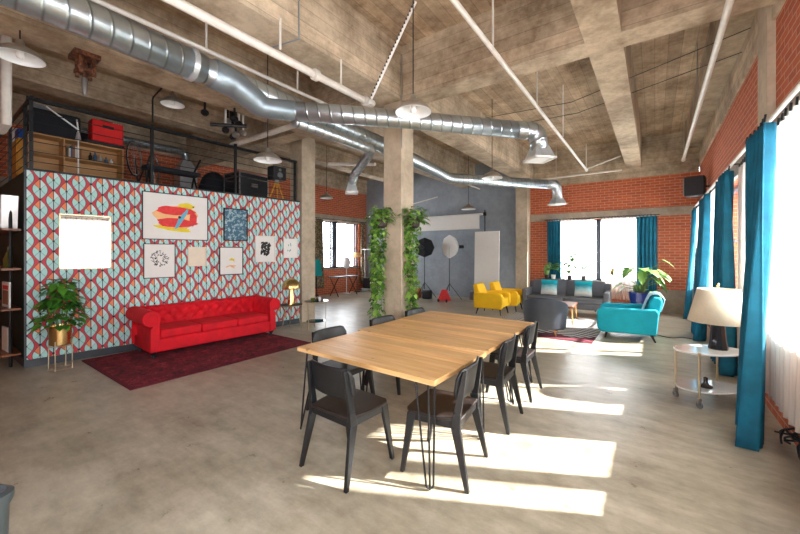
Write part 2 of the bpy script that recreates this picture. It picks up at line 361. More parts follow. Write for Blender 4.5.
# ================================================================== helpers
def tag(o, label=None, cat=None, group=None, kind=None):
    if label: o['label'] = label
    if cat: o['category'] = cat
    if group: o['group'] = group
    if kind: o['kind'] = kind
    return o
def thing(name, label, cat, loc=(0, 0, 0), rz=0.0, group=None):
    o = bpy.data.objects.new(name, None); COL.objects.link(o); o.empty_display_size = 0.1
    o.location = loc; o.rotation_euler = (0, 0, rz)
    return tag(o, label, cat, group)
def copy_tree(o, parent=None):
    c = o.copy(); COL.objects.link(c); c.parent = parent
    for ch in [x for x in bpy.data.objects if x.parent == o]:
        copy_tree(ch, c)
    return c
class MB:
    def __init__(s): s.v = []; s.f = []; s.uv = {}
    def add(s, vs, fs):
        n = len(s.v); s.v += [tuple(v) for v in vs]; s.f += [tuple(i + n for i in f) for f in fs]; return n
    def box(s, x0, x1, y0, y1, z0, z1):
        vs = [(x, y, z) for x in (x0, x1) for y in (y0, y1) for z in (z0, z1)]
        s.add(vs, [(0, 1, 3, 2), (4, 6, 7, 5), (0, 4, 5, 1), (2, 3, 7, 6), (0, 2, 6, 4), (1, 5, 7, 3)]); return s
    def hexa(s, b, t):
        """b, t: four bottom and four top points in order"""
        s.add(list(b) + list(t), [(3, 2, 1, 0), (4, 5, 6, 7), (0, 1, 5, 4), (1, 2, 6, 5), (2, 3, 7, 6), (3, 0, 4, 7)]); return s
    def tube(s, pts, r, n=10, caps=True):
        pts = [Vector(p) for p in pts]
        rs = r if isinstance(r, (list, tuple)) else [r] * len(pts)
        start = len(s.v); up = None; dist = 0
        for i, p in enumerate(pts):
            d = (pts[min(i + 1, len(pts) - 1)] - pts[max(i - 1, 0)])
            if d.length < 1e-9: d = Vector((0, 0, 1))
            d.normalize()
            if up is None:
                up = Vector((0, 0, 1)) if abs(d.z) < 0.9 else Vector((0, 1, 0))
            a = d.cross(up)
            if a.length < 1e-4: a = d.cross(Vector((1, 0, 0)))
            a.normalize(); b_ = a.cross(d).normalized(); up = b_
            if i: dist += (p - pts[i - 1]).length
            for k in range(n):
                t = 2 * PI * k / n
                s.uv[len(s.v)] = (k / n, dist)
                s.v.append(tuple(p + (a * math.cos(t) + b_ * math.sin(t)) * rs[i]))
        for i in range(len(pts) - 1):
            for k in range(n):
                q = start + i * n
                s.f.append((q + k, q + (k + 1) % n, q + n + (k + 1) % n, q + n + k))
        if caps:
            s.f.append(tuple(start + k for k in reversed(range(n))))
            q = start + (len(pts) - 1) * n; s.f.append(tuple(q + k for k in range(n)))
        return s
    def lathe(s, prof, c=(0, 0, 0), n=24, close=True):
        st = len(s.v)
        for r, z in prof:
            for k in range(n):
                t = 2 * PI * k / n; s.v.append((c[0] + r * math.cos(t), c[1] + r * math.sin(t), c[2] + z))
        for i in range(len(prof) - 1):
            for k in range(n):
                q = st + i * n
                s.f.append((q + k, q + (k + 1) % n, q + n + (k + 1) % n, q + n + k))
        if close:
            s.f.append(tuple(st + k for k in reversed(range(n))))
            q = st + (len(prof) - 1) * n; s.f.append(tuple(q + k for k in range(n)))
        return s
    def grid(s, fn, nu, nv, closeu=False):
        st = len(s.v)
        for i in range(nu + 1):
            for j in range(nv + 1): s.v.append(tuple(fn(i / nu, j / nv)))
        for i in range(nu):
            for j in range(nv):
                a = st + i * (nv + 1) + j; s.f.append((a, a + nv + 1, a + nv + 2, a + 1))
        return s
    def poly(s, pts, z0, z1, tr=None):
        """prism: polygon pts (2d) extruded; tr maps (a,b,c) to xyz"""
        tr = tr or (lambda a, b, c: (a, b, c)); n = len(pts)
        vs = [tr(a, b, z0) for a, b in pts] + [tr(a, b, z1) for a, b in pts]
        s.add(vs, [tuple(reversed(range(n))), tuple(range(n, 2 * n))] + [(i, (i + 1) % n, n + (i + 1) % n, n + i) for i in range(n)]); return s
    def build(s, name, mat, parent=None, smooth=False, bevel=0, seg=2, solid=0, subsurf=0, kind=None, angle=40):
        me = bpy.data.meshes.new(name); me.from_pydata(s.v, [], s.f); me.validate()
        if s.uv and len(me.vertices) == len(s.v):
            uvl = me.uv_layers.new(name='UVMap')
            for lp in me.loops: 
                if lp.vertex_index in s.uv: uvl.data[lp.index].uv = s.uv[lp.vertex_index]
            for p in me.polygons:   # wrap seam
                if len(p.vertices) != 4: continue
                us = [uvl.data[l].uv[0] for l in p.loop_indices]
                if max(us) - min(us) > 0.5:
                    for l in p.loop_indices:
                        if uvl.data[l].uv[0] < 0.5: uvl.data[l].uv[0] += 1.0
        b = bmesh.new(); b.from_mesh(me); bmesh.ops.recalc_face_normals(b, faces=b.faces); b.to_mesh(me); b.free()
        me.materials.append(mat)
        o = bpy.data.objects.new(name, me); COL.objects.link(o)
        if parent: o.parent = parent
        if smooth:
            for p in me.polygons: p.use_smooth = True
            if smooth != 'all':
                me.set_sharp_from_angle(angle=R(angle))
        if solid:
            md = o.modifiers.new('solid', 'SOLIDIFY'); md.thickness = solid; md.offset = 0
        if bevel:
            md = o.modifiers.new('bevel', 'BEVEL'); md.width = bevel; md.segments = seg; md.limit_method = 'ANGLE'; md.angle_limit = R(35)
            for p in me.polygons: p.use_smooth = True
            me.set_sharp_from_angle(angle=R(50)) if not smooth else None
        if subsurf:
            md = o.modifiers.new('sub', 'SUBSURF'); md.levels = subsurf; md.render_levels = subsurf
        if kind: o['kind'] = kind
        return o
def struct(name, mb, mat, parent=None, **k):
    o = mb.build(name, mat, parent, **k)
    if parent is None: o['kind'] = 'structure'
    return o
def arc(c, r, a0, a1, n, plane='xy', z=0):
    out = []
    for i in range(n + 1):
        t = R(a0 + (a1 - a0) * i / n); out.append((c[0] + r * math.cos(t), c[1] + r * math.sin(t), z))
    return out
def bend(pts, r=0.15, n=5):
    """round the corners of a polyline"""
    pts = [Vector(p) for p in pts]; out = [pts[0]]
    for i in range(1, len(pts) - 1):
        a, p, b = pts[i - 1], pts[i], pts[i + 1]
        rr = min(r, (a - p).length * 0.45, (b - p).length * 0.45)
        s_, e = p + (a - p).normalized() * rr, p + (b - p).normalized() * rr
        for k in range(n + 1):
            t = k / n; out.append(s_ * (1 - t) ** 2 + p * 2 * t * (1 - t) + e * t * t)
    out.append(pts[-1]); return out
def straight(p0, p1, n=2):
    p0, p1 = Vector(p0), Vector(p1); return [p0.lerp(p1, i / n) for i in range(n + 1)]

# ================================================================== the room
XL, XR, YB, YF, ZC = -10.3, 0.95, -2.6, 11.85, 4.76
struct('floor', MB().box(XL - .3, XR + .3, YB - .3, YF + .3, -0.1, 0), M['floor'])
struct('ceiling', MB().box(XL - .3, XR + .3, YB - .3, YF + .3, ZC, ZC + .2), M['ceil'])
def holed(mb, axis, w0, w1, u0, u1, z0, z1, holes):
    us = sorted({u0, u1, *[h[0] for h in holes], *[h[1] for h in holes]})
    zs = sorted({z0, z1, *[h[2] for h in holes], *[h[3] for h in holes]})
    for a, b_ in zip(us, us[1:]):
        for c, d in zip(zs, zs[1:]):
            cu, cz = (a + b_) / 2, (c + d) / 2
            if any(h[0] < cu < h[1] and h[2] < cz < h[3] for h in holes): continue
            if axis == 'x': mb.box(w0, w1, a, b_, c, d)
            else: mb.box(a, b_, w0, w1, c, d)
    return mb
RW = [(-1.9, 0.3, .9, 2.66), (0.8, 2.4, .9, 2.66), (3.1, 5.75, .98, 2.66), (6.4, 8.7, .9, 2.66), (9.2, 11.4, .9, 2.66)]  # first opening is unseen, added behind the camera for fill light
FW = [(-2.72, 0.06, .78, 2.6)]
LW = [(8.2, 11.35, 1.0, 2.85)]
BW_FILL = [(-2.2, 0.2, .9, 2.7)]  # made-up window behind the camera, lets in extra fill daylight
struct('wall_right', holed(MB(), 'x', XR, XR + .3, YB - .3, YF + .3, 0, 3.85, RW), M['brickx'])
struct('wall_far', holed(MB(), 'y', YF, YF + .3, -3.65, XR, 0, 3.69, FW), M['bricky'])
struct('wall_grey', MB().box(XL, -3.65, YF, YF + .3, 0, ZC), M['greywall'])
struct('wall_left', holed(MB(), 'x', XL - .3, XL, YB - .3, YF + .3, 0, 4.15, LW), M['brickx'])
struct('wall_back', holed(MB(), 'y', YB - .3, YB, XL, XR, 0, 3.72, BW_FILL), M['bricky'])
n = 1
def trim(mb, mat=None, **k):
    global n
    o = struct('trim_%d' % n, mb, mat or M['beam'], **k); n += 1; return o
# concrete above the brick, lintel bands, plinth
trim(MB().box(XR - .03, XR + .3, YB - .3, YF + .3, 3.85, ZC), M['beam'])
trim(MB().box(-3.65, XR - .03, YF - .04, YF + .3, 3.69, ZC), M['beam'])
trim(MB().box(XL - .3, XL + .03, YB - .3, YF, 4.15, ZC), M['beam'])
trim(MB().box(XL, XR, YB - .3, YB + .03, 3.72, ZC), M['beam'])
trim(MB().box(XR - .04, XR, YB, YF, 2.66, 2.88), M['band'])
trim(MB().box(-3.3, XR - .04, YF - .05, YF, 2.6, 2.82), M['band'])
trim(MB().box(XL, XL + .04, YB, YF, 2.85, 3.08), M['band'])
trim(MB().box(.06, XR, YF - .06, YF, 0, .62), M['band'])
# beams
trim(MB().box(-.64, -.29, YB, YF - .04, 3.95, ZC), M['beam'])
trim(MB().box(-3.66, -3.16, YB, YF, 3.95, ZC), M['beam'])
trim(MB().box(-5.70, -5.2, YB, YF, 3.95, ZC), M['beam'])
trim(MB().box(-8.3, -7.9, YB, YF, 4.27, ZC), M['beam'])
trim(MB().box(XL, XR - .03, 4.45, 4.79, 3.951, ZC), M['beam'])
trim(MB().box(XL, XR - .03, -1.9, -1.5, 3.951, ZC), M['beam'])
trim(MB().box(.62, XR - .03, YB, YF - .04, 4.28, ZC), M['beam'])
# columns
trim(MB().box(-3.51, -3.16, 4.45, 4.79, 0, 3.95), M['column'], bevel=.012)
trim(MB().box(-7.02, -6.6, 5.34, 5.74, 0, ZC), M['column'], bevel=.012)
trim(MB().box(-3.65, -3.28, 11.5, YF, 0, ZC), M['column'], bevel=.012)
trim(MB().box(XR - .06, XR, 4.9, 5.3, 2.88, ZC), M['column'])
# floor joint
trim(MB().box(-2.02, -2.005, YB, 1.02, 0, .0015), M['blkplastic'])

def window(idx, axis, w, u0, u1, z0, z1, inward, mulls, bars):
    """frame + panes in a wall hole; w = inner wall face"""
    d0, d1 = (w + .10 * -inward, w + .16 * -inward)
    a, b_ = min(d0, d1), max(d0, d1)
    mb = MB()
    def bx(ua, ub, za, zb):
        if axis == 'x': mb.box(a, b_, ua, ub, za, zb)
        else: mb.box(ua, ub, a, b_, za, zb)
    t = .05
    bx(u0, u0 + t, z0, z1); bx(u1 - t, u1, z0, z1); bx(u0, u1, z0, z0 + t); bx(u0, u1, z1 - t, z1)
    for mu, wd in mulls: bx(mu - wd / 2, mu + wd / 2, z0, z1)
    for z in bars: bx(u0, u1, z - .015, z + .015)
    o = struct('window_%d' % idx, mb, M['frame'])
    g = MB(); c = (a + b_) / 2
    if axis == 'x': g.box(c - .004, c + .004, u0 + .01, u1 - .01, z0 + .01, z1 - .01)
    else: g.box(u0 + .01, u1 - .01, c - .004, c + .004, z0 + .01, z1 - .01)
    g.build('pane', M['glass'], o)
    s_ = MB()
    if axis == 'x': s_.box(min(w - .02 * -inward, w + .1 * -inward), max(w - .02 * -inward, w + .1 * -inward), u0, u1, z0 - .04, z0)
    else: s_.box(u0, u1, min(w - .02 * -inward, w + .1 * -inward), max(w - .02 * -inward, w + .1 * -inward), z0 - .04, z0)
    s_.build('sill', M['band'], o)
    off = w + .32 * -inward
    cu, cz = (u0 + u1) / 2, (z0 + z1) / 2
    if axis == 'x': portal((off, cu, cz), (R(90), 0, R(90) if inward < 0 else R(-90)), u1 - u0, z1 - z0)
    else: portal((cu, off, cz), (R(90), 0, R(180) if inward < 0 else 0), u1 - u0, z1 - z0)
wi = 1
for h_ in RW:
    m_ = [(3.52, .16)] if h_[0] == 3.1 else [((h_[0] + h_[1]) / 2, .06)]
    window(wi, 'x', XR, *h_, -1, m_, [] if h_[0] == 3.1 else [1.8]); wi += 1
window(wi, 'y', YF, *FW[0], -1, [(-1.35, .12)], []); wi += 1
window(wi, 'x', XL, *LW[0], 1, [(9.15, .06), (10.05, .22), (9.85, .05), (11.2, .05)], [1.78]); wi += 1
for h_ in BW_FILL:
    window(wi, 'y', YB, *h_, 1, [((h_[0] + h_[1]) / 2, .06)], [1.8]); wi += 1  # unseen back window, added only to brighten the room

# ================================================================== loft box with patterned wall
WA = (-7.12, 1.0); WANG = math.atan2(4.3, 0.5); WL = 4.33; LZ = 2.76
def onwall(s, off=0.0, z=0.0):
    return (WA[0] + s * math.cos(WANG) + off * math.sin(WANG), WA[1] + s * math.sin(WANG) - off * math.cos(WANG), z)
def atwall(o, s=0, off=0, z=0):
    o.location = onwall(s, off, z); o.rotation_euler = (0, 0, WANG); return o
o = struct('wall_patterned', MB().box(0, WL, 0, .12, .11, LZ), M['paper']); atwall(o)
o = struct('baseboard_patterned', MB().box(0, WL, -.018, .12, 0, .11), M['base']); atwall(o)
o = struct('trim_%d' % n, MB().box(0, WL, -.01, .02, LZ, LZ + .03), M['blkmetal']); atwall(o); n += 1
o = struct('trim_%d' % n, MB().box(-.02, 0.0, -.01, .12, 0, LZ), M['base']); atwall(o); n += 1
struct('wall_green', MB().box(XL, -7.13, 1.0, 1.1, 0, LZ), M['green'])
struct('baseboard_green', MB().box(XL, -7.14, .98, 1.0, 0, .11), M['base'])
struct('wall_loft_end', MB().box(XL, -6.75, 5.25, 5.33, 0, LZ), M['green'])
lf = MB(); lf.poly([(XL, 1.101), (-7.25, 1.101), (-6.78, 5.25), (XL, 5.25)], LZ - .12, LZ)
struct('floor_loft', lf, M['ply'])

def railing():
    t = thing('loft_railing', 'black steel railing with thin horizontal bars along the loft edge above the patterned wall', 'railing', (WA[0], WA[1], LZ), WANG)
    H = 1.03
    for s_ in (.05, 1.49, 2.9, 4.24):
        MB().box(s_ - .022, s_ + .022, .04, .085, .03, H if s_ < 4 else .95).build('post', M['blkmetal'], t)
    MB().hexa([(0, .03, H - .03), (WL - .06, .03, .9), (WL - .06, .09, .9), (0, .09, H - .03)], [(0, .03, H + .015), (WL - .06, .03, .945), (WL - .06, .09, .945), (0, .09, H + .015)]).build('handrail', M['blkmetal'], t)
    for k in range(6):
        z = .14 + k * .142; z2 = .12 + k * .128
        MB().tube([(.05, .06, z), (WL - .09, .06, z2)], .006, 6).build('cable', M['blkmetal'], t)
    # return side, running back over the green wall
    ca, sa = math.cos(-WANG), math.sin(-WANG)
    def L(x, y): x -= WA[0]; y -= WA[1]; return (x * ca - y * sa, x * sa + y * ca)
    for x in (-7.55, -8.8, -10.1):
        q = L(x, 1.05); MB().box(q[0] - .02, q[0] + .02, q[1] - .02, q[1] + .02, 0, H).build('post', M['blkmetal'], t)
    a, b_ = L(-7.08, 1.05), L(XL + .02, 1.05)
    MB().tube([(a[0], a[1], H - .01), (b_[0], b_[1], H - .01)], .028, 6).build('handrail', M['blkmetal'], t)
    for k in range(6):
        z = .14 + k * .142
        MB().tube([(a[0], a[1], z), (b_[0], b_[1], z)], .006, 6).build('cable', M['blkmetal'], t)
    return t
railing()
# a conduit that climbs from the railing and carries a lamp
cd = MB(); cd.tube(bend([onwall(1.49, -.02, 3.83), onwall(1.49, -.02, 4.25), onwall(1.6, .55, 4.42), onwall(1.62, .6, 4.30)], .05), .014, 8)
tag(cd.build('lamp_bracket', M['blkmetal'], None, smooth=True), 'black bent conduit arm rising from the loft railing to a small dish lamp', 'bracket')

# ---- things on the loft
def books(x, y0, y1, z, n_, depth=.17, hmin=.18, hmax=.26, label='', group='', face=1, maxn=None):
    y = y0; i = 0; ms = ['book_a', 'book_b', 'book_c', 'book_d']
    while y < y1 and i < n_:
        w = random.uniform(.022, .045); h_ = random.uniform(hmin, hmax)
        b_ = MB().box(-depth / 2, depth / 2, 0, w - .002, 0, h_).build('book', M[random.choice(ms)])
        b_.location = (x, y, z); tag(b_, label, 'book', group); y += w; i += 1
def loft_shelf():
    t = thing('bookcase', 'open plywood bookcase holding books and bottles on the loft behind the railing', 'bookcase', (-8.9, 1.25, LZ))
    w, d, h_ = 1.35, .34, .93
    for y in (0, .45, w - .02): MB().box(-d / 2, d / 2, y, y + .02, 0, h_).build('side_panel', M['ply'], t)
    for z in (.0, .29, .58, h_ - .02): MB().box(-d / 2, d / 2, .021, .449, z, z + .02).build('shelf', M['ply'], t); MB().box(-d / 2, d / 2, .471, w - .021, z, z + .02).build('shelf', M['ply'], t)
    MB().box(-d / 2 - .015, -d / 2, 0, w, 0, h_).build('back_panel', M['ply'], t)
    return t
loft_shelf()
books(-8.86, 1.78, 2.02, LZ + .60, 6, label='upright book at the left end of the loft bookcase shelf', group='books on the loft bookcase')
for i, (y, h_, m_) in enumerate([(2.10, .17, 'blkplastic'), (2.17, .2, 'book_c'), (2.25, .15, 'galv'), (2.34, .13, 'book_c'), (2.42, .11, 'enamel')]):
    b_ = MB().lathe([(.028, 0), (.03, h_ * .6), (.012, h_ * .75), (.012, h_)], n=10).build('bottle', M[m_], None, smooth=True)
    b_.location = (-8.82, y, LZ + .6)
    tag(b_, ['black bottle', 'tall navy bottle', 'silver spray bottle', 'short navy bottle', 'small white bottle'][i] + ' on the loft bookcase, right of the upright books', 'bottle', 'bottles on the loft bookcase')
def amp(loc, label, mat, w=.62, h_=.36, d=.26, cat='amplifier', rz=0):
    t = thing('amplifier', label, cat, loc, rz)
    MB().box(-d / 2, d / 2, -w / 2, w / 2, 0.02, h_).build('cabinet', mat, t, bevel=.02)
    MB().box(d / 2, d / 2 + .006, -w / 2 + .03, w / 2 - .03, .05, h_ * .62).build('grille', mat, t)
    MB().box(d / 2, d / 2 + .01, -.09, .09, h_ * .68, h_ * .8).build('badge', M['blkplastic'], t)
    MB().tube([(0, -.1, h_), (0, -.08, h_ + .03), (0, .08, h_ + .03), (0, .1, h_)], .012, 8).build('handle', M['blkplastic'], t)
    for k in range(4): MB().lathe([(.014, 0), (.012, .02)], (d / 2 - .05, .1 + k * .04, h_ - .002), 8).build('knob', M['enamel'], t)
    for a in (-1, 1):
        for b_ in (-1, 1): MB().lathe([(.02, 0), (.02, .025)], (a * d * .38, b_ * w * .42, 0), 8).build('foot', M['blkplastic'], t)
    return t
amp((-8.9, 2.36, LZ + .99), 'bright red amplifier box with a black badge on the loft bookcase', M['redbox'], .50, .44)
tag(MB().box(-9.07, -8.68, 2.0, 2.6, LZ + .93, LZ + .99).build('equipment_case', M['blkplastic'], bevel=.01), 'flat black case under the red amplifier on the loft', 'case')
tag(MB().box(-9.05, -8.75, 1.28, 1.95, LZ + .93, LZ + 1.38).build('equipment_case', M['blkfabric'], bevel=.04), 'black soft equipment case on the bookcase left of the red amplifier', 'case')
tag(MB().box(-9.9, -9.5, 1.62, 2.65, LZ, LZ + 1.3).build('storage_cabinet', M['blkplastic'], bevel=.01), 'tall black cabinet standing against the brick wall behind the loft bookcase', 'cabinet')
tag(MB().box(-9.0, -8.8, 1.32, 1.55, LZ + 1.38, LZ + 1.46).build('storage_box', M['grey'], bevel=.01), 'small grey box lying on top of the black soft case', 'box')
t = thing('desk_lamp', 'slim white desk lamp with a long angled arm behind the loft railing', 'lamp', (-8.4, 1.83, LZ))
MB().lathe([(.09, 0), (.09, .02), (.02, .04)], n=16).build('base', M['enamel'], t, smooth=True)
MB().tube([(0, 0, .03), (0, .0, 1.05), (0, -.02, 1.22)], .012, 8).build('stem', M['enamel'], t)
MB().tube([(0, 0, 1.05), (.03, -.42, 1.32)], .014, 8).build('arm', M['enamel'], t)
MB().lathe([(.045, 0), (.02, .14)], (0, 0, .86), 12).build('lamp_head', M['galv'], t, smooth=True)
# amber panels at far left
t = thing('wooden_cabinet', 'amber wooden cabinet at the far left end of the loft behind the side railing', 'cabinet', (-9.3, 1.2, LZ))
MB().box(-.62, .0, 0, .34, 0, .92).build('body', M['orangewood'], t, bevel=.008)
for k in (0, 1): MB().box(-.6 + k * .3, -.32 + k * .3, -.018, 0, .05, .88).build('door', M['orangewood'], t, bevel=.004)
tag(MB().box(-9.75, -9.45, 1.22, 1.45, LZ + .92, LZ + 1.12).build('storage_box', M['blueplastic'], bevel=.01), 'bright blue plastic box on the amber wooden cabinet', 'box')
tag(MB().box(-9.95, -9.8, 1.2, 1.5, LZ + .93, LZ + 1.2).build('storage_box', M['paperwhite'], bevel=.01) , 'white box beside the blue one on the loft', 'box')
# duct on the brick wall of the loft ending in a silver hood
t = thing('wall_duct', 'slim silver duct along the loft brick wall dropping into a silver hood box', 'duct')
MB().tube(bend([(-9.95, 1.9, 4.2), (-9.95, 4.3, 4.22), (-9.95, 4.3, 3.95)], .16), .09, 14).build('duct_run', M['duct'], t, smooth=True)
MB().hexa([(-10.12, 4.08, 3.75), (-9.76, 4.08, 3.75), (-9.76, 4.5, 3.75), (-10.12, 4.5, 3.75)], [(-10.02, 4.2, 4.0), (-9.88, 4.2, 4.0), (-9.88, 4.4, 4.0), (-10.02, 4.4, 4.0)]).build('hood', M['galv'], t)
MB().box(-10.12, -9.76, 4.08, 4.5, 2.76, 3.75).build('hood_box', M['galv'], t, bevel=.01)
# bicycle, wheels in the air
def bicycle():
    t = thing('bicycle', 'bicycle with silver wheel rims behind the loft railing, below the wall duct', 'bicycle', (-8.35, 2.66, LZ), R(52))
    def wheel(y):
        w = MB(); pts = [(0, y + .32 * math.cos(a), .70 + .32 * math.sin(a)) for a in [2 * PI * k / 28 for k in range(29)]]
        w.tube(pts, .016, 6, False); wh = w.build('wheel', M['steel'], t, smooth=True)
        ty = MB(); pts = [(0, y + .338 * math.cos(a), .70 + .338 * math.sin(a)) for a in [2 * PI * k / 28 for k in range(29)]]
        ty.tube(pts, .012, 6, False).build('tyre', M['blkplastic'], wh, smooth=True)
        sp = MB()
        for k in range(14):
            a = 2 * PI * k / 14; sp.tube([(0, y, .70), (0, y + .31 * math.cos(a), .70 + .31 * math.sin(a))], .002, 4)
        sp.build('spokes', M['steel'], wh)
    wheel(0); wheel(1.0)
    f = MB()
    for a, b_ in [((0, 0.02, .7), (0, .18, .22)), ((0, .18, .22), (0, .62, .2)), ((0, .2, .28), (0, .52, .68)), ((0, .52, .68), (0, .66, .1)), ((0, .52, .68), (0, 1.0, .7)), ((0, 1.0, .7), (0, .62, .2))]:
        f.tube([a, b_], .016, 8)
    f.build('frame', M['blkmetal'], t, smooth=True)
    MB().tube([(-.24, .08, .016), (-.2, .14, .02), (0, .14, .1), (.2, .14, .02), (.24, .08, .016)], .014, 8).build('handlebar', M['blkmetal'], t, smooth=True)
    MB().hexa([(-.06, .56, .04), (.06, .56, .04), (.02, .8, .04), (-.02, .8, .04)], [(-.07, .56, .09), (.07, .56, .09), (.02, .82, .08), (-.02, .82, .08)]).build('saddle', M['blkplastic'], t, bevel=.01)
    MB().tube([(0, .52, .68), (.05, .52, .68), (.05, .62, .78), (.14, .62, .78)], .01, 6).build('pedal_crank', M['steel'], t)
bicycle()
t = thing('exercise_bench', 'low dark weight bench between the bicycle and the silver hood on the loft', 'bench', (-8.0, 3.2, LZ))
MB().box(-.15, .15, -.5, .5, .46, .54).build('pad', M['blkfabric'], t, bevel=.02)
for y in (-.42, .42): MB().tube([(-.2, y, .0), (0, y, .46), (.2, y, .0)], .02, 8).build('leg', M['blkmetal'], t)
MB().tube([(0, .4, .5), (0, .55, .85)], .02, 8).build('upright', M['blkmetal'], t)
# flight case and dark mound
t = thing('flight_case', 'large black flight case with silver edges at the right end of the loft', 'case', (-8.05, 4.85, LZ), R(3))
MB().box(-.3, .3, -.38, .38, .02, .70).build('body', M['blkplastic'], t)
e = MB()
for x in (-.3, .3):
    for y in (-.38, .38): e.box(x - .013, x + .013, y - .013, y + .013, 0, .72)
for z in (.013, .707, .60):
    for x in (-.3, .3): e.box(x - .013, x + .013, -.38, .38, z - .013, z + .013)
    for y in (-.38, .38): e.box(-.3, .3, y - .013, y + .013, z - .013, z + .013)
e.build('metal_edging', M['steel'], t)
MB().box(.3, .33, -.08, .08, .40, .48).build('latch', M['steel'], t)
b_ = MB()
def mound(u, v):
    a = u * 2 * PI; r = math.sin(v * PI / 2)
    return (.3 * r * math.cos(a), .38 * r * math.sin(a), .80 * math.cos(v * PI / 2) ** .6 * (1 + .04 * math.sin(5 * a)))
b_.grid(mound, 24, 10)
o = b_.build('covered_equipment', M['blkfabric'], smooth='all'); o.location = (-8.78, 4.45, LZ); tag(o, 'rounded heap under black cloth left of the flight case on the loft', 'covered equipment')
t = thing('wooden_easel', 'orange brown wooden tripod easel with bright lamps at the loft end', 'easel', (-7.1, 5.03, LZ))
for a in (20, 140, 260):
    MB().tube([(.02 * math.cos(R(a)), .02 * math.sin(R(a)), .48), (.2 * math.cos(R(a)), .2 * math.sin(R(a)), 0.01)], .016, 6).build('leg', M['orangewood'], t)
MB().lathe([(.05, .46), (.05, .52)], n=12).build('head_plate', M['steel'], t)
tb = thing('speaker', 'black box speaker mounted on the wooden tripod at the loft end', 'speaker', (-7.1, 5.03, LZ + .52))
MB().box(-.12, .12, -.17, .17, 0, .30).build('cabinet', M['blkplastic'], tb, bevel=.012)
for z, r in ((.1, .07), (.22, .035)):
    c_ = MB(); c_.lathe([(r, 0), (r, .008), (r * .6, .012), (.01, .004)], n=20)
    q = c_.build('driver', M['grey'], tb, smooth=True); q.rotation_euler = (0, R(90), 0); q.location = (.121, 0, z)

# ---- pictures on the patterned wall
def frame_on_wall(name, s0, s1, z0, z1, fmat, inner, label, cat, t_=.02, mat_in=None):
    t = thing(name, label, cat); atwall(t, (s0 + s1) / 2, .002, (z0 + z1) / 2)
    w, h_ = (s1 - s0) / 2, (z1 - z0) / 2
    f = MB(); f.box(-w, w, -.028, -.002, h_ - t_, h_); f.box(-w, w, -.028, -.002, -h_, -h_ + t_); f.box(-w, -w + t_, -.028, -.002, -h_, h_); f.box(w - t_, w, -.028, -.002, -h_, h_)
    f.build('frame', fmat, t, bevel=.002)
    p = MB().box(-w + t_, w - t_, -.014, -.004, -h_ + t_, h_ - t_).build(inner, mat_in, t)
    return t, w, h_
def blob(cx, cz, rx, rz, n_=28, wob=.12, seed=1, y0=-.0165, y1=-.0142, rot=0):
    rnd = random.Random(seed); ph = [rnd.uniform(0, 6) for _ in range(4)]
    pts = []
    for k in range(n_):
        a = 2 * PI * k / n_; w = 1 + wob * (math.sin(3 * a + ph[0]) + .6 * math.sin(5 * a + ph[1]) + .5 * math.sin(9 * a + ph[2])) * .6
        x, z = rx * w * math.cos(a), rz * w * math.sin(a)
        pts.append((cx + x * math.cos(rot) - z * math.sin(rot), cz + x * math.sin(rot) + z * math.cos(rot)))
    return pts, y0, y1
TR = lambda a, b, c: (a, c, b)
def addblob(t, name, mat, *a, **k):
    pts, y0, y1 = blob(*a, **k); return MB().poly(pts, y0, y1, TR).build(name, M[mat], t)
frame_on_wall('wall_mirror', .33, .93, 1.36, 2.18, M['goldpale'], 'mirror_pane', 'large rectangular mirror in a thin gold frame on the patterned wall', 'mirror', .02, M['mirror'])
t, w, h_ = frame_on_wall('framed_print', 1.33, 2.36, 1.83, 2.64, M['blkmetal'], 'print', 'large framed print of red shapes with a yellow stripe, above the sofa', 'picture', .014, M['paperwhite'])
addblob(t, 'yellow_shape', 'artyellow', -.05, -.2, .28, .05, seed=5, rot=-.12)
addblob(t, 'yellow_shape', 'artyellow', .14, .2, .14, .06, seed=9, rot=.1)
addblob(t, 'orange_shape', 'artorange', 0, 0, .335, .20, seed=2, y1=-.0145)
for q in (addblob(t, 'red_shape', 'artred', -.02, .11, .30, .075, seed=3, y0=-.018, y1=-.0166), addblob(t, 'red_shape', 'artred', 0, -.1, .31, .08, seed=4, y0=-.018, y1=-.0166), addblob(t, 'red_shape', 'artred', .26, -.02, .06, .12, seed=14, y0=-.018, y1=-.0166)): pass
addblob(t, 'blue_stripe', 'artblue', .07, -.03, .035, .21, seed=6, y0=-.0195, y1=-.0182, rot=-.5)
addblob(t, 'black_dot', 'artblack', .04, 0, .024, .024, seed=7, wob=.02, y0=-.021, y1=-.0196)
addblob(t, 'black_dot', 'artblack', .26, .2, .012, .012, seed=7, wob=.02, y0=-.021, y1=-.0196)
t, w, h_ = frame_on_wall('framed_drawing', 1.35, 1.82, 1.17, 1.76, M['blkmetal'], 'paper', 'black framed ink drawing of a round wreath of small leaves, below the red print', 'picture', .012, M['paperwhite'])
q = MB(); rnd = random.Random(4)
for k in range(120):
    a = rnd.uniform(0, 2 * PI); r = .135 * math.sqrt(rnd.uniform(.12, 1)); x, z = r * math.cos(a), .04 + r * math.sin(a); b_ = rnd.uniform(0, PI); l = rnd.uniform(.010, .022)
    q.poly([(x + l * math.cos(b_), z + l * math.sin(b_)), (x - l * .35 * math.sin(b_), z + l * .35 * math.cos(b_)), (x - l * math.cos(b_), z - l * math.sin(b_)), (x + l * .35 * math.sin(b_), z - l * .35 * math.cos(b_))], -.0165, -.0142, TR)
q.build('ink_leaves', M['artblack'], t)
frame_on_wall('framed_print', 2.02, 2.33, 1.36, 1.71, M['cream'], 'print', 'small pale cream print without dark frame, between the wreath drawing and the sketch', 'picture', .012, M['cream'])
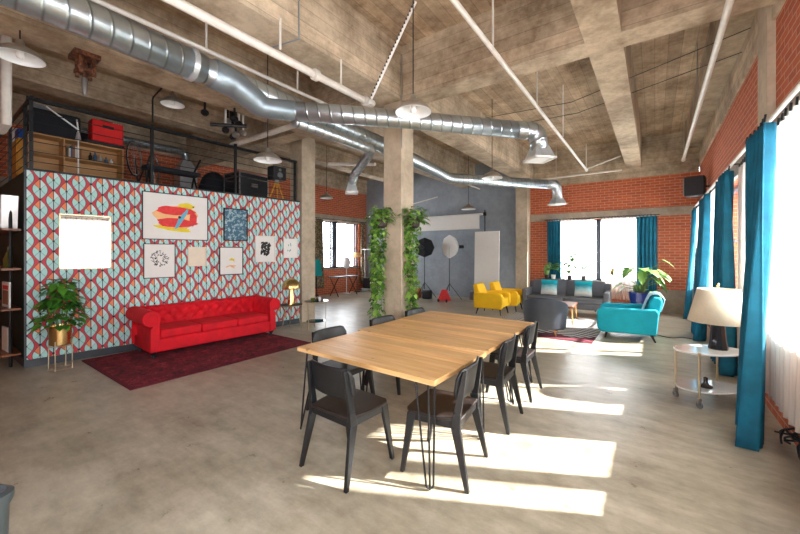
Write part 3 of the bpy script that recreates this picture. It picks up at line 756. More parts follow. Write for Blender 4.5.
frame_on_wall('framed_print', 2.64, 3.11, 1.84, 2.48, M['blkmetal'], 'print', 'black framed print of mottled blue and white, right of the red print', 'picture', .02, M['bluewash'])
t, w, h_ = frame_on_wall('framed_drawing', 2.56, 3.02, 1.17, 1.72, M['blkmetal'], 'paper', 'black framed drawing of faint yellow marks on cream, below the blue print', 'picture', .016, M['paperwhite'])
for k in range(7): addblob(t, 'yellow_mark', 'artyellow' if k % 3 == 0 else 'artorange', random.uniform(-.1, .1), random.uniform(-.13, .13), .055, .012, seed=k + 20, rot=random.uniform(-1, 1))
t, w, h_ = frame_on_wall('framed_print', 3.27, 3.72, 1.41, 1.96, M['white'], 'paper', 'white framed print of a black abstract block, second from the right end of the wall', 'picture', .022, M['paperwhite'])
q = MB(); rnd = random.Random(8)
for k in range(70):
    x, z = rnd.uniform(-.095, .095), rnd.uniform(-.14, .14); a, b_ = rnd.uniform(.01, .035), rnd.uniform(.01, .035)
    q.poly([(x - a, z - b_), (x + a, z - b_ * .5), (x + a * .8, z + b_), (x - a * .6, z + b_ * .7)], -.0165, -.0142, TR)
q.build('black_block', M['artblack'], t)
t, w, h_ = frame_on_wall('framed_print', 3.91, 4.26, 1.49, 1.92, M['white'], 'paper', 'small white print with pale green specks at the right end of the patterned wall', 'picture', .012, M['paperwhite'])
for k in range(6): addblob(t, 'green_speck', 'tealcloth', random.uniform(-.08, .08), random.uniform(-.12, .12), .008, .02, seed=k + 40)

# ---- green alcove shelves at far left
t = thing('pipe_shelf', 'industrial shelf of dark boards on black pipes against the green wall', 'shelf', (-7.95, .88, 0))
for z in (.20, .83, 1.39, 1.94): MB().box(-.85, .72, -.10, .09, z - .03, z).build('board', M['walnut'], t, bevel=.004)
for x in (-.65, .60):
    MB().tube([(x, .0, 0), (x, .0, 2.3)], .02, 8).build('pipe_post', M['blkmetal'], t)
for i, x in enumerate((-7.40, -7.49, -7.58, -7.67)):
    o = MB().poly([(0, 0), (.03, 0), (.10 + .0 * i, .46), (.07, .46)], -.08, .08, lambda a, b, c: (a, c, b)).build('metal_sheet', M['steel'])
    o.location = (x, .87, 1.942); tag(o, 'leaning silver panel in a row of four on the top board of the pipe shelf', 'panel', 'silver panels on the pipe shelf')
t = thing('framed_picture', 'white framed picture with a red edge standing on the middle board of the pipe shelf', 'picture', (-7.45, .86, .832), R(4))
MB().box(-.22, .14, -.01, .01, 0, .36).build('frame', M['white'], t, bevel=.003); MB().box(-.18, .10, -.012, -.0102, .04, .24).build('print', M['book_b'], t); MB().box(-.18, .10, -.0118, -.0102, .25, .31).build('red_stripe', M['artred'], t)
t = thing('framed_picture', 'pale framed picture on the lowest board of the pipe shelf', 'picture', (-7.5, .86, .202), R(4))
MB().box(-.2, .12, -.01, .01, 0, .34).build('frame', M['white'], t, bevel=.003); MB().box(-.16, .08, -.0115, -.0102, .04, .3).build('print', M['cream'], t)
for i, (x, h_) in enumerate(((-7.42, .25), (-7.52, .3), (-7.65, .22))):
    o = MB().lathe([(.035, 0), (.038, h_ * .6), (.013, h_ * .75), (.013, h_)], n=12).build('glass_bottle', M['bottle'], smooth=True); o.location = (x, .88, 1.392)
    tag(o, ['olive glass bottle', 'tallest olive glass bottle', 'short olive glass bottle'][i] + ' on the second highest board of the pipe shelf', 'bottle', 'bottles on the pipe shelf')

# ================================================================== ceiling services
def diffuser(parent, x, y, z, s=.2, rz=0.0, neck=.11, ztop=None):
    q = MB(); q.hexa([(-s, -s, 0), (s, -s, 0), (s, s, 0), (-s, s, 0)], [(-s * .62, -s * .62, .16), (s * .62, -s * .62, .16), (s * .62, s * .62, .16), (-s * .62, s * .62, .16)])
    o = q.build('diffuser', M['galv'], parent); o.location = (x, y, z); o.rotation_euler = (0, 0, rz)
    q = MB(); a = s * 1.12
    q.box(-a, a, -a, -a + .035, -.03, 0); q.box(-a, a, a - .035, a, -.03, 0); q.box(-a, -a + .035, -a, a, -.03, 0); q.box(a - .035, a, -a, a, -.03, 0)
    for k in range(5): y_ = -a + .06 + k * (2 * a - .12) / 4; q.box(-a, a, y_ - .008, y_ + .008, -.02, -.004)
    q.build('grille', M['white'], o)
    return o
t = thing('ventilation_duct', 'long thick silver spiral duct running under the ceiling from the near left into the distance', 'duct')
main = [(-3.52, -2.0, 3.45), (-3.62, 0.2, 3.45), (-3.70, 1.75, 3.45), (-3.78, 4.6, 3.45), (-4.05, 7.25, 3.45), (-4.10, 7.75, 3.42), (-2.15, 10.15, 3.42), (-2.12, 10.2, 3.36), (-2.12, 10.2, 3.1)]
MB().tube(bend(main[:3], .1), .14, 22).build('main_run', M['duct'], t, smooth='all')
MB().tube(straight(main[2], main[3]) + bend([main[3], main[4], main[5], main[6]], .35)[1:], .125, 20).build('far_run', M['duct'], t, smooth='all')
MB().tube(bend([(-2.35, 9.9, 3.42), (-2.13, 10.17, 3.42), (-2.12, 10.2, 3.05)], .2, 7), .124, 20).build('elbow', M['galv'], t, smooth='all')
diffuser(t, -2.12, 10.2, 2.92, .16, R(45))
for i in (1, 3, 5):
    pass
for y in (.3, 1.62, 3.4):
    f = (y + 2) / 3.75; x = -3.52 - .05 * (y + 2)
    MB().tube([(x, y, 3.45), (x, y + .05, 3.45)], .156 if y < 2 else .134, 22).build('joint_collar', M['galv'], t, smooth=True)
t = thing('branch_duct', 'silver spiral duct crossing in front of the near column to a square diffuser', 'duct')
br = [(-3.71, 1.95, 3.44), (-3.66, 2.22, 3.24), (-3.52, 2.42, 3.2), (-1.5, 4.72, 3.2), (-1.28, 4.9, 3.2), (-1.26, 4.95, 2.98)]
MB().tube(bend([(-3.70, 1.85, 3.45), (-3.70, 2.08, 3.43), (-3.64, 2.40, 3.26), (-3.40, 2.66, 3.25)], .05, 2), [.15, .15, .147, .143, .13, .12, .113, .112], 20).build('reducer', M['reducer'], t, smooth='all')
MB().tube([(-3.50, 2.55, 3.25), (-2.5, 3.62, 3.25), (-1.42, 4.80, 3.23)], .108, 20).build('duct_run', M['duct'], t, smooth='all')
MB().tube(bend([(-1.5, 4.71, 3.23), (-1.28, 4.95, 3.23), (-1.26, 4.97, 2.98)], .17, 8), .112, 20).build('elbow', M['duct'], t, smooth='all')
diffuser(t, -1.26, 4.97, 2.87, .14, R(45))
t = thing('small_duct', 'narrow silver duct under the long one, bending down to a diffuser above the far windows', 'duct')
MB().tube(bend([(-3.52, 2.75, 3.19), (-3.56, 4.25, 3.2), (-4.27, 4.60, 2.98), (-4.36, 4.62, 2.80)], .16), .072, 16).build('duct_run', M['duct'], t, smooth='all')
diffuser(t, -4.36, 4.62, 2.68, .1, R(45))
# top-left flexible duct
t = thing('flexible_duct', 'ribbed silver flexible duct at the top left corner of the ceiling', 'duct')
pts = bend([(-6.2, .35, 4.3), (-5.0, .62, 4.22), (-3.9, .62, 4.25), (-3.4, .4, 4.6)], .4, 8)
MB().tube(pts, .13, 18).build('hose', M['duct'], t, smooth='all')
def pipe(name, label, pts, r, mat='whitepipe', cat='pipe', hangers=(), hm='steel', r2=.008, fit=()):
    t = thing(name, label, cat, pts[0])
    o = Vector(pts[0])
    MB().tube([Vector(p) - o for p in pts], r, 12).build('pipe_run', M[mat], t, smooth=True)
    for (x, y, z0, z1) in hangers: MB().tube([(x - o.x, y - o.y, z0 - o.z), (x - o.x, y - o.y, z1 - o.z)], r2, 6).build('hanger_rod', M[hm], t)
    for p in fit: 
        q = Vector(p) - o; MB().tube([q - Vector((0, .03, 0)), q + Vector((0, .03, 0))], r * 1.5, 12).build('coupling', M[mat], t, smooth=True)
    return t
pipe('ceiling_pipe', 'thick white pipe running to the top of the near column', [(-3.1, -2, 3.6), (-3.1, 3.6, 3.6)], .042, hangers=[(-3.1, 1.2, 3.64, 4.7), (-3.05, 2.2, 3.64, 3.95), (-3.1, 3.1, 3.64, 3.95)], hm='whitepipe', r2=.012, fit=[(-3.1, 3.55, 3.6), (-3.1, 2.7, 3.6)])
pipe('ceiling_pipe', 'thin white pipe running just above the long silver duct', [(-3.92, -2, 3.78), (-3.92, 4.4, 3.78)], .022, hangers=[(-3.92, .9, 3.8, 4.75), (-3.92, 1.9, 3.8, 4.75), (-3.92, 3.1, 3.8, 4.75)], hm='whitepipe', r2=.012)
pipe('ceiling_pipe', 'white pipe left of the ceiling centre beam, ending before the far wall', [(-1.36, -2, 3.75), (-1.44, 10.3, 3.75)], .026, hangers=[(-1.38, 3.6, 3.77, 4.6), (-1.4, 5.4, 3.77, 4.75), (-1.4, 7.2, 3.77, 4.75), (-1.43, 10.2, 3.77, 4.4)], hm='whitepipe', r2=.012, fit=[(-1.44, 10.3, 3.75)])
pipe('ceiling_pipe', 'white pipe close to the right brick wall under the ceiling', [(.5, -2, 3.7), (.52, 10.2, 3.7)], .03, hangers=[(.51, 6.8, 3.72, 4.7), (.52, 10.0, 3.72, 4.7)], fit=[(.52, 10.2, 3.7)])
pipe('ceiling_pipe', 'white cross pipe below the ceiling near the far brick wall', [(-3.1, 10.9, 3.75), (-.7, 10.9, 3.76)], .02, hangers=[(-2.3, 10.9, 3.76, 4.7)])
pipe('ceiling_pipe', 'thin sloping white brace joining the centre beam near the far wall', [(-1.44, 10.25, 3.76), (-.68, 10.2, 3.97)], .015)
pipe('ceiling_pipe', 'white pipe end crossing behind the left column above the loft', [(-6.3, 5.9, 3.72), (-5.0, 6.05, 3.55)], .035)
pipe('ceiling_pipe', 'fat white cross pipe passing in front of the left column top', [(-7.15, 3.98, 3.84), (-4.6, 4.0, 3.84)], .05, hangers=[(-6.0, 4.0, 3.85, 4.7)])
pipe('ceiling_pipe', 'long white pipe beyond the column descending toward the grey wall', [(-4.35, 5.4, 3.55), (-4.5, 10.6, 3.62)], .02, hangers=[(-4.4, 6.4, 3.56, 4.75), (-4.45, 9.0, 3.56, 4.75)])
pipe('ceiling_pipe', 'thin white wall pipe across the top of the grey wall', [(-9.6, 11.2, 3.1), (-6.3, 11.1, 3.6)], .018)
pipe('wall_pipe', 'vertical white pipe with elbow at the far left ceiling edge', [(-6.95, .75, 3.2), (-6.56, .75, 3.2), (-6.56, .75, 4.4)], .05)
pipe('conduit', 'thin grey conduit running up the near column face', [(-3.14, 4.43, 3.2), (-3.14, 4.43, 4.6)], .012, 'steel')
pipe('conduit', 'thin dark rod hanging below the big beam above the white pipe', [(-2.95, 2.35, 4.75), (-2.95, 2.35, 3.78), (-3.25, 2.25, 3.75)], .01, 'grey')
for k, (a, b_) in enumerate([((-3.0, 6.35, 4.15), (.9, 5.7, 4.2)), ((-3.0, 6.9, 4.1), (.9, 6.2, 4.15))]):
    pipe('ceiling_cable', ['nearer thin black cable strung across the ceiling under the centre beam', 'farther thin black cable strung across the ceiling under the centre beam'][k], [a, ((a[0] + b_[0]) / 2, (a[1] + b_[1]) / 2, 3.935), b_], .005, 'blkplastic', 'cable')
# perforated strut
t = thing('perforated_strut', 'white perforated steel strut slanting from the ceiling down to the thick white pipe', 'strut')
a, b_ = Vector((-2.43, 3.73, 4.74)), Vector((-3.08, 3.62, 3.62))
MB().tube([a, b_], .022, 4).build('channel', M['white'], t)
d_ = (b_ - a)
for k in range(26):
    p = a + d_ * (k + .5) / 26; q = MB().box(p.x - .008, p.x + .008, p.y - .028, p.y - .018, p.z - .012, p.z + .012); q.build('slot', M['blkplastic'], t)
MB().lathe([(.06, 0), (.075, .03), (.06, .06)], (-3.08, 3.62, 3.56), 14).build('bracket', M['white'], t, smooth=True)
# rusty hanging fixture and valves over the loft
t = thing('pulley_block', 'rusty brown chain hoist hanging from the beam above the loft', 'hoist', (-5.52, 1.26, 0))
for dx, dy in ((-.08, -.05), (.08, -.05), (-.08, .07), (.08, .07), (0, 0)): MB().tube([(dx, dy, 3.62 + abs(dx)), (dx, dy, 3.92)], .022, 8).build('hanging_bar', M['rust'], t)
MB().box(-.14, .14, -.12, .12, 3.90, 3.95).build('top_plate', M['rust'], t); MB().box(-.1, .1, -.08, .08, 3.74, 3.78).build('cross_plate', M['rust'], t)
MB().lathe([(.02, 3.48), (.03, 3.56), (.03, 3.68)], (0, 0, 0), 10).build('hook', M['steel'], t, smooth=True)
t = thing('valve_cluster', 'cluster of dark and white pipe valves under the ceiling left of the column', 'valve', (-5.75, 3.15, 0))
rnd = random.Random(3)
for k in range(9):
    x, y = rnd.uniform(-.3, .3), rnd.uniform(-.35, .35); z = rnd.uniform(3.55, 3.9)
    MB().tube([(x, y, z), (x, y, 4.7)], .018, 8).build('riser', M['white' if k % 3 == 0 else 'blkmetal'], t)
    MB().lathe([(.03, 0), (.06, .03), (.06, .07), (.03, .1)], (x, y, z - .05), 10).build('valve_body', M['steel' if k % 2 else 'blkmetal'], t, smooth=True)
MB().tube([(-.2, -.2, 3.72), (.2, .2, 3.72)], .03, 8).build('manifold', M['blkmetal'], t)

# pendant lamps
def pendant(x, y, z, dia, ztop, label, rods=1):
    t = thing('pendant_lamp', label, 'pendant lamp', (x, y, z), 0, 'metal dish pendant lamps')
    r = dia / 2
    prof = [(r, 0), (r * .99, .012), (r * .88, .045), (r * .66, .085), (r * .40, .115), (r * .2, .13), (r * .18, .17), (r * .12, .19)]
    MB().lathe(prof, n=32, close=False).build('shade', M['shade_out'], t, smooth='all')
    inn = [(q[0] * .985, q[1] - .004) for q in prof[:6]]
    MB().lathe(inn, n=32, close=False).build('inner_reflector', M['enamel'], t, smooth='all')
    MB().lathe([(.0, -.01), (.028, .0), (.035, .03), (.02, .08)], n=12, close=False).build('bulb', M['paperwhite'], t, smooth='all')
    MB().tube([(0, 0, .18), (0, 0, ztop - z)], .007, 6).build('cord', M['blkplastic'], t)
    return t
pendant(-2.15, 3.25, 3.14, .40, 4.76, 'large dish pendant lamp hanging beside the near column in front of the duct')
pendant(-5.45, .72, 3.66, .40, 3.95, 'white dish pendant lamp at the top left corner of the room')
p_ = onwall(1.62, .6, 0); pendant(p_[0], p_[1], 4.0, .34, 4.31, 'dish pendant lamp hanging from the bent arm above the loft railing')
pendant(-4.86, 3.28, 3.03, .42, 4.76, 'dish pendant lamp above the right end of the loft in front of the left column')
pendant(-2.72, 7.05, 3.14, .42, 4.76, 'dish pendant lamp just above the far bend of the long silver duct')
pendant(-4.72, 10.25, 2.96, .44, 4.76, 'dish pendant lamp hanging in front of the grey wall near the white roll')
pendant(-7.9, 7.3, 3.22, .38, 4.76, 'farthest left dish pendant lamp hanging before the left windows')

# ================================================================== dining tables and chairs
def hairpin(t, x, y, sx, sy, h_):
    q = MB(); f = (x + sx * .0, y + sy * .0, .006)
    tops = [(x - sx * .10, y + sy * .0, h_), (x, y - sy * .10, h_), (x + sx * .02, y + sy * .02, h_)]
    for a, b_ in ((tops[0], tops[1]),):
        fx, fy = x + sx * .065, y + sy * .065
        q.tube(bend([a, (fx - sx * .022, fy + sy * .012, .02), (fx + sx * .012, fy - sy * .022, .02), b_], .03, 5), .0075, 8)
    q.tube([tops[2], (x + sx * .06, y + sy * .06, .01)], .0075, 8)
    o = q.build('hairpin_leg', M['blkmetal'], t, smooth=True)
    MB().box(x - .07, x + .07, y - .06, y + .06, h_, h_ + .004).build('mounting_plate', M['blkmetal'], o)
def table(x0, x1, y0, y1, label):
    t = thing('dining_table', label, 'table', ((x0 + x1) / 2, (y0 + y1) / 2, 0), R(-1.2), 'pine tables pushed together')
    w, d = (x1 - x0) / 2, (y1 - y0) / 2 - .007
    MB().box(-w, w, -d, d, .712, .75).build('tabletop', M['pine'], t, bevel=.004)
    for sx in (-1, 1):
        for sy in (-1, 1): hairpin(t, sx * (w - .10), sy * (d - .07), sx, sy, .706)
    return t
table(-2.63, -1.18, 2.06, 2.93, 'nearest of the three pine tabletops pushed together, with black hairpin legs')
table(-2.68, -1.18, 2.93, 3.76, 'middle of the three pine tabletops pushed together')
table(-2.70, -1.20, 3.76, 4.52, 'farthest of the three pine tabletops pushed together, nearest the yellow chairs')

def chair_proto():
    t = thing('dining_chair', '', 'chair')
    # seat with rounded front
    pts = [(-.20, -.20), (.20, -.20), (.235, .02), (.225, .19), (.19, .225), (0, .235), (-.19, .225), (-.225, .19), (-.235, .02)]
    MB().poly(pts, .435, .462).build('seat', M['darkwood'], t, bevel=.008)
    fr = MB()
    for s_ in (-1, 1): fr.hexa([(s_ * .185, -.2, .385), (s_ * .205, -.2, .385), (s_ * .215, .2, .385), (s_ * .195, .2, .385)], [(s_ * .185, -.2, .434), (s_ * .205, -.2, .434), (s_ * .215, .2, .434), (s_ * .195, .2, .434)])
    fr.box(-.19, .19, .17, .19, .39, .434); fr.box(-.19, .19, -.19, -.17, .39, .434)
    fr.build('seat_frame', M['blk'], t)
    for s_ in (-1, 1):
        # front leg: wide at the seat, tapering and splayed
        def q(xc, y, wy, z, wx=.014): return [(xc - wx, y - wy, z), (xc + wx, y - wy, z), (xc + wx, y + wy, z), (xc - wx, y + wy, z)]
        m = MB(); m.hexa(q(s_ * .238, .238, .014, 0), q(s_ * .205, .175, .034, .434)); m.build('leg', M['blk'], t, bevel=.004)
        m = MB(); m.hexa(q(s_ * .240, -.255, .014, 0), q(s_ * .212, -.165, .034, .40)); m.hexa(q(s_ * .212, -.165, .034, .40), q(s_ * .208, -.175, .026, .50)); m.hexa(q(s_ * .208, -.175, .026, .50), q(s_ * .190, -.225, .014, .79)); m.build('back_leg', M['blk'], t, bevel=.003)
    # curved backrest with round corners
    def fn(u, v):
        x = (u - .5) * .47; z = .575 + v * .225
        return (x, -.225 - .045 * (1 - (x / .235) ** 2) - (z - .575) * .27, z)
    q = MB(); N = 18; K = 8
    def fn2(u, v):
        x = (u - .5) * .47; a = abs(x) / .235; rr = .065; half = .1125
        ex = max(0, (abs(x) - (.235 - rr)) / rr); lim = half - rr * (1 - math.sqrt(max(0, 1 - min(1, ex) ** 2)))
        z = .6875 + (v - .5) * 2 * lim
        return (x, -.150 - .045 * (1 - a * a) - (z - .575) * .17, z)
    q.grid(fn2, N, K); q.build('backrest', M['blk'], t, smooth='all', solid=.016)
    return t
proto = chair_proto()
CH = 'black wooden dining chairs around the pine tables'
spots = [(-1.91, 1.99, -2, 'black dining chair at the near short end of the tables, back to the viewer'),
         (-1.30, 2.40, 97, 'black dining chair on the right long side nearest the viewer'),
         (-1.32, 3.34, 93, 'middle black dining chair on the right long side of the pine tables'),
         (-1.34, 4.15, 92, 'black dining chair at the far right side of the pine tables'),
         (-2.56, 2.64, -90, 'black dining chair nearest the viewer on the left long side, facing the sofa rug'),
         (-2.58, 3.50, -91, 'middle black dining chair on the left side, its back just left of the column'),
         (-2.60, 4.28, -90, 'farthest black dining chair on the left side, its back right of the column')]
spots[4] = (-2.62, 2.64, -90, 'black dining chair on the left long side, nearest the red rug')
for i, (x, y, a, lab) in enumerate(spots):
    o = proto if i == 0 else copy_tree(proto)
    o.location = (x, y, 0); o.rotation_euler = (0, 0, R(a)); tag(o, lab, 'chair', CH)

# ================================================================== red sofa corner
rg = MB(); rg.box(-6.88, -4.98, 1.56, 4.2, .0, .012)
o = rg.build('area_rug', M['rug']); tag(o, 'large dark red oriental style rug under the red sofa', 'rug')
bd = MB(); bd.box(-6.90, -6.86, 1.54, 4.22, 0, .013); bd.box(-5.0, -4.96, 1.54, 4.22, 0, .013); bd.box(-6.86, -5.0, 1.54, 1.58, 0, .013); bd.box(-6.86, -5.0, 4.18, 4.22, 0, .013)
bd.build('border', M['rugedge'], o)

def chesterfield():
    # local: length along x, faces -y ... placed so that it looks into the room
    t = thing('chesterfield_sofa', 'bright red velvet tufted three seat sofa with rolled arms against the patterned wall', 'sofa', (0, 0, 0))
    Lh = 1.17; D = .86
    MB().box(-Lh + .14, Lh - .14, -D / 2 + .012, D / 2 - .06, .10, .30).build('base', M['red'], t, bevel=.02)
    # back: tufted and rolled
    prof = [(.20, .30), (.20, .40), (.195, .50), (.185, .58), (.165, .64), (.15, .68), (.165, .715), (.21, .738), (.27, .738), (.325, .715), (.35, .67), (.345, .62), (.32, .58), (.33, .45), (.33, .30), (.33, .14)]
    def tuft(xx, s_):
        # diamond lattice of buttons
        px, pz = .17, .13; d_ = 0
        i = round(xx / px)
        best = 9
        for r_ in (0, 1, 2, 3):
            off = .5 if r_ % 2 else 0
            cx = (round(xx / px - off) + off) * px; cz = .06 + r_ * pz * .75
            best = min(best, math.hypot((xx - cx), (s_ - cz)))
        # creases along the diagonals
        a = (xx / px + s_ / (pz * 1.5)); b_ = (xx / px - s_ / (pz * 1.5))
        cr = min(abs(a - .4615 - round(a - .4615)), abs(b_ + .4615 - round(b_ + .4615)))
        return -.040 * math.exp(-(best / .032) ** 2) - .016 * math.exp(-(cr / .07) ** 2)
    def sweep(prof, length_fn, nu, axis_end=None, tl=(0, .5)):
        pts = []
        # densify profile
        dense = []
        for (a, b_) in zip(prof, prof[1:]):
            k = max(1, int(math.dist(a, b_) / .018))
            for i in range(k): dense.append((a[0] + (b_[0] - a[0]) * i / k, a[1] + (b_[1] - a[1]) * i / k))
        dense.append(prof[-1]); cum = [0]
        for a, b_ in zip(dense, dense[1:]): cum.append(cum[-1] + math.dist(a, b_))
        return dense, cum
    dense, cum = sweep(prof, None, 0)
    m = MB(); NU = 150; NV = len(dense) - 1
    def fb(u, v):
        i = min(NV, int(round(v * NV))); y, z = dense[i]; x = (u * 2 - 1) * (Lh - .10)
        j0, j1 = max(0, i - 1), min(NV, i + 1); ty, tz = dense[j1][0] - dense[j0][0], dense[j1][1] - dense[j0][1]; l = math.hypot(ty, tz) or 1
        ny, nz = -tz / l, ty / l
        dd = tuft(x, cum[i] - .10) if .10 < cum[i] < .62 else 0
        return (x, y + ny * dd, z + nz * dd)
    m.grid(fb, NU, NV); m.build('backrest', M['red'], t, smooth='all')
    # arms: roll profile along y, scroll fronts
    for s_ in (-1, 1):
        ap = [(Lh - .26, .30), (Lh - .26, .42), (Lh - .265, .52), (Lh - .27, .60)]
        c_ = (Lh - .155, .615); r = .118
        for k in range(0, 17):
            a = R(180 - k * 17.5); ap.append((c_[0] + r * math.cos(a), c_[1] + r * math.sin(a)))
        ap += [(Lh - .14, .46), (Lh - .14, .3), (Lh - .14, .13)]
        dn, cm = sweep(ap, None, 0); NVa = len(dn) - 1
        m = MB()
        def fa(u, v):
            i = min(NVa, int(round(v * NVa))); x, z = dn[i]; y = -D / 2 + .01 + u * (D - .03)
            j0, j1 = max(0, i - 1), min(NVa, i + 1); tx, tz = dn[j1][0] - dn[j0][0], dn[j1][1] - dn[j0][1]; l = math.hypot(tx, tz) or 1
            dd = tuft(y + .1, cm[i] - .10) * .8 if .12 < cm[i] < .42 and y > -D / 2 + .12 else 0
            return (s_ * (x + (-tz / l) * dd), y, z + (tx / l) * dd)
        m.grid(fa, 48, NVa); arm = m.build('armrest', M['red'], t, smooth='all')
        q = MB(); pts = [(s_ * x, z) for x, z in ap] + [(s_ * (Lh - .26), .13)]
        q.poly(pts, -D / 2 - .012, -D / 2 + .012, lambda a, b_, c: (a, c, b_)); q.build('front_facing', M['red'], arm, bevel=.008)
        q = MB(); q.tube([(s_ * c_[0] + .082 * math.cos(k * PI / 12), -D / 2 - .016, c_[1] + .082 * math.sin(k * PI / 12)) for k in range(25)], .006, 6, False); q.build('piping', M['red'], arm, smooth=True)
    w = (2 * Lh - .54) / 3
    for k in range(3):
        x0 = -Lh + .27 + k * w
        MB().box(x0 + .004, x0 + w - .004, -D / 2 + .0, .195, .30, .435).build('seat_cushion', M['red'], t, bevel=.035, seg=4)
    for x in (-Lh + .2, Lh - .2):
        for y in (-D / 2 + .06, D / 2 - .15):
            MB().lathe([(.022, .0), (.028, .01), (.022, .04), (.045, .08), (.045, .13)], (x, y, .013 if y < 0 else .013), 14).build('leg', M['blk'], t, smooth=True)
    return t
t = chesterfield(); t.rotation_euler = (0, 0, R(90 - 3.5)); t.location = (-6.45, 3.19, 0)

# brass plant stand with pot and plant
def leafpoly(q, base, dir_, size, width, droop=.3, up=Vector((0, 0, 1)), n=3):
    d = Vector(dir_).normalized(); side = d.cross(up)
    if side.length < .05: side = Vector((1, 0, 0))
    side.normalize(); nrm = side.cross(d).normalized(); b_ = Vector(base)
    pts = []; prof = [(0, .0), (.22, .75), (.5, 1.0), (.8, .55), (1.0, .0)]
    cen = []; L_ = []; R_ = []
    for s_, w in prof:
        c = b_ + d * size * s_ - Vector((0, 0, 1)) * droop * size * s_ * s_
        cen.append(c); L_.append(c + side * width * w * .5 + nrm * width * w * .12); R_.append(c - side * width * w * .5 + nrm * width * w * .12)
    vs = [cen[0]] + [x for k in (1, 2, 3) for x in (L_[k], cen[k], R_[k])] + [cen[4]]
    fs = [(0, 2, 1), (0, 3, 2), (1, 2, 5, 4), (2, 3, 6, 5), (4, 5, 8, 7), (5, 6, 9, 8), (7, 8, 10), (8, 9, 10)]
    q.add(vs, [tuple(f) for f in fs])
def foliage_ball(q, c, rx, rz, n_, size, seed, droop=.4, zmin=-1, shape=None):
    rnd = random.Random(seed)
    for _ in range(n_):
        a = rnd.uniform(0, 2 * PI); e = rnd.uniform(-.5, 1.35); r = rnd.uniform(.35, 1)
        if shape:
            h_ = rnd.random(); rr = shape(h_); p = Vector((c[0] + rr * r * rx * math.cos(a), c[1] + rr * r * rx * math.sin(a), c[2] + h_ * rz))
        else:
            p = Vector((c[0] + r * rx * math.cos(a) * math.cos(e), c[1] + r * rx * math.sin(a) * math.cos(e), c[2] + r * rz * math.sin(e)))
        d = Vector((math.cos(a), math.sin(a), rnd.uniform(-.3, .6)))
        s_ = size * rnd.uniform(.6, 1.25); leafpoly(q, p, d, s_, s_ * .75, droop)
t = thing('plant_stand', 'slim brass plant stand with four thin legs holding a gold pot by the patterned wall', 'plant stand', (-6.68, 1.27, 0), R(10))
for a in (45, 135, 225, 315):
    x, y = .13 * math.cos(R(a)), .13 * math.sin(R(a)); MB().tube([(x, y, 0), (x, y, .40)], .006, 8).build('leg', M['goldpale'], t)
MB().tube([(.13 * math.cos(2 * PI * k / 24), .13 * math.sin(2 * PI * k / 24), .33) for k in range(25)], .005, 6, False).build('ring', M['goldpale'], t)
MB().tube([(.13 * math.cos(2 * PI * k / 24), .13 * math.sin(2 * PI * k / 24), .012) for k in range(25)], .004, 6, False).build('floor_ring', M['goldpale'], t)
MB().tube([(-.13 * .707, -.13 * .707, .325), (.13 * .707, .13 * .707, .325)], .005, 6).build('cross_bar', M['goldpale'], t)
t = thing('potted_plant', 'bushy green plant in a shiny gold pot on the brass stand', 'potted plant', (-6.68, 1.27, .332))
MB().lathe([(.09, 0), (.118, .015), (.121, .27), (.112, .27), (.108, .24)], n=32, close=False).build('pot', M['gold'], t, smooth=True)
MB().lathe([(.0, .235), (.11, .24)], n=20, close=False).build('soil', M['soil'], t)
q = MB(); shp = lambda h_: (1.0 - .72 * h_ ** 1.1) * (.75 + .25 * min(1, h_ * 6))
foliage_ball(q, (0, 0, .24), .29, .66, 240, .13, 11, .5, shape=shp); q.build('foliage', M['leaf'], t)
q = MB()
for k in range(7):
    a = k * .9; q.tube([(0.03 * math.cos(a), .03 * math.sin(a), .22), (.10 * math.cos(a), .1 * math.sin(a), .5 + .05 * k)], .005, 6)
q.build('stems', M['stem'], t)

# side tables by the column
def round_table(name, label, x, y, h_, r, mtop, mleg, second=None):
    t = thing(name, label, 'side table', (x, y, 0))
    MB().lathe([(r - .005, h_ - .012), (r, h_ - .006), (r, h_)], n=36).build('tabletop', mtop, t)
    MB().tube([(r * math.cos(2 * PI * k / 32), r * math.sin(2 * PI * k / 32), h_ - .008) for k in range(33)], .008, 6, False).build('rim', mleg, t, smooth=True)
    for a in (30, 150, 270):
        c_, s_ = math.cos(R(a)), math.sin(R(a))
        MB().tube([(r * .85 * c_, r * .85 * s_, h_ - .02), (r * .8 * c_, r * .8 * s_, 0.006)] if second else [(r * .55 * c_, r * .55 * s_, h_ - .015), (r * .95 * c_, r * .95 * s_, .006)], .007, 8).build('leg', mleg, t)
    if second: MB().lathe([(r * .8, second - .008), (r * .8, second)], n=32).build('lower_shelf', mtop, t)
    return t
round_table('side_table', 'round black topped side table with splayed legs right of the red sofa', -6.2, 4.74, .52, .235, M['blkplastic'], M['goldpale'])
t = thing('mushroom_lamp', 'brass mushroom shaped table lamp on the black side table', 'table lamp', (-6.2, 4.74, .521))
MB().lathe([(.085, 0), (.085, .015), (.06, .16), (.042, .32), (.035, .38)], n=24).build('base', M['gold'], t, smooth=True)
MB().lathe([(.185, .33), (.19, .35), (.175, .43), (.13, .50), (.07, .54), (.0, .555)], n=32, close=False).build('lamp_shade', M['gold'], t, smooth='all')
round_table('side_table', 'tall round glass side table with slim grey legs in front of the column base', -5.78, 5.05, .60, .25, M['tableglass'], M['goldpale'], .18)
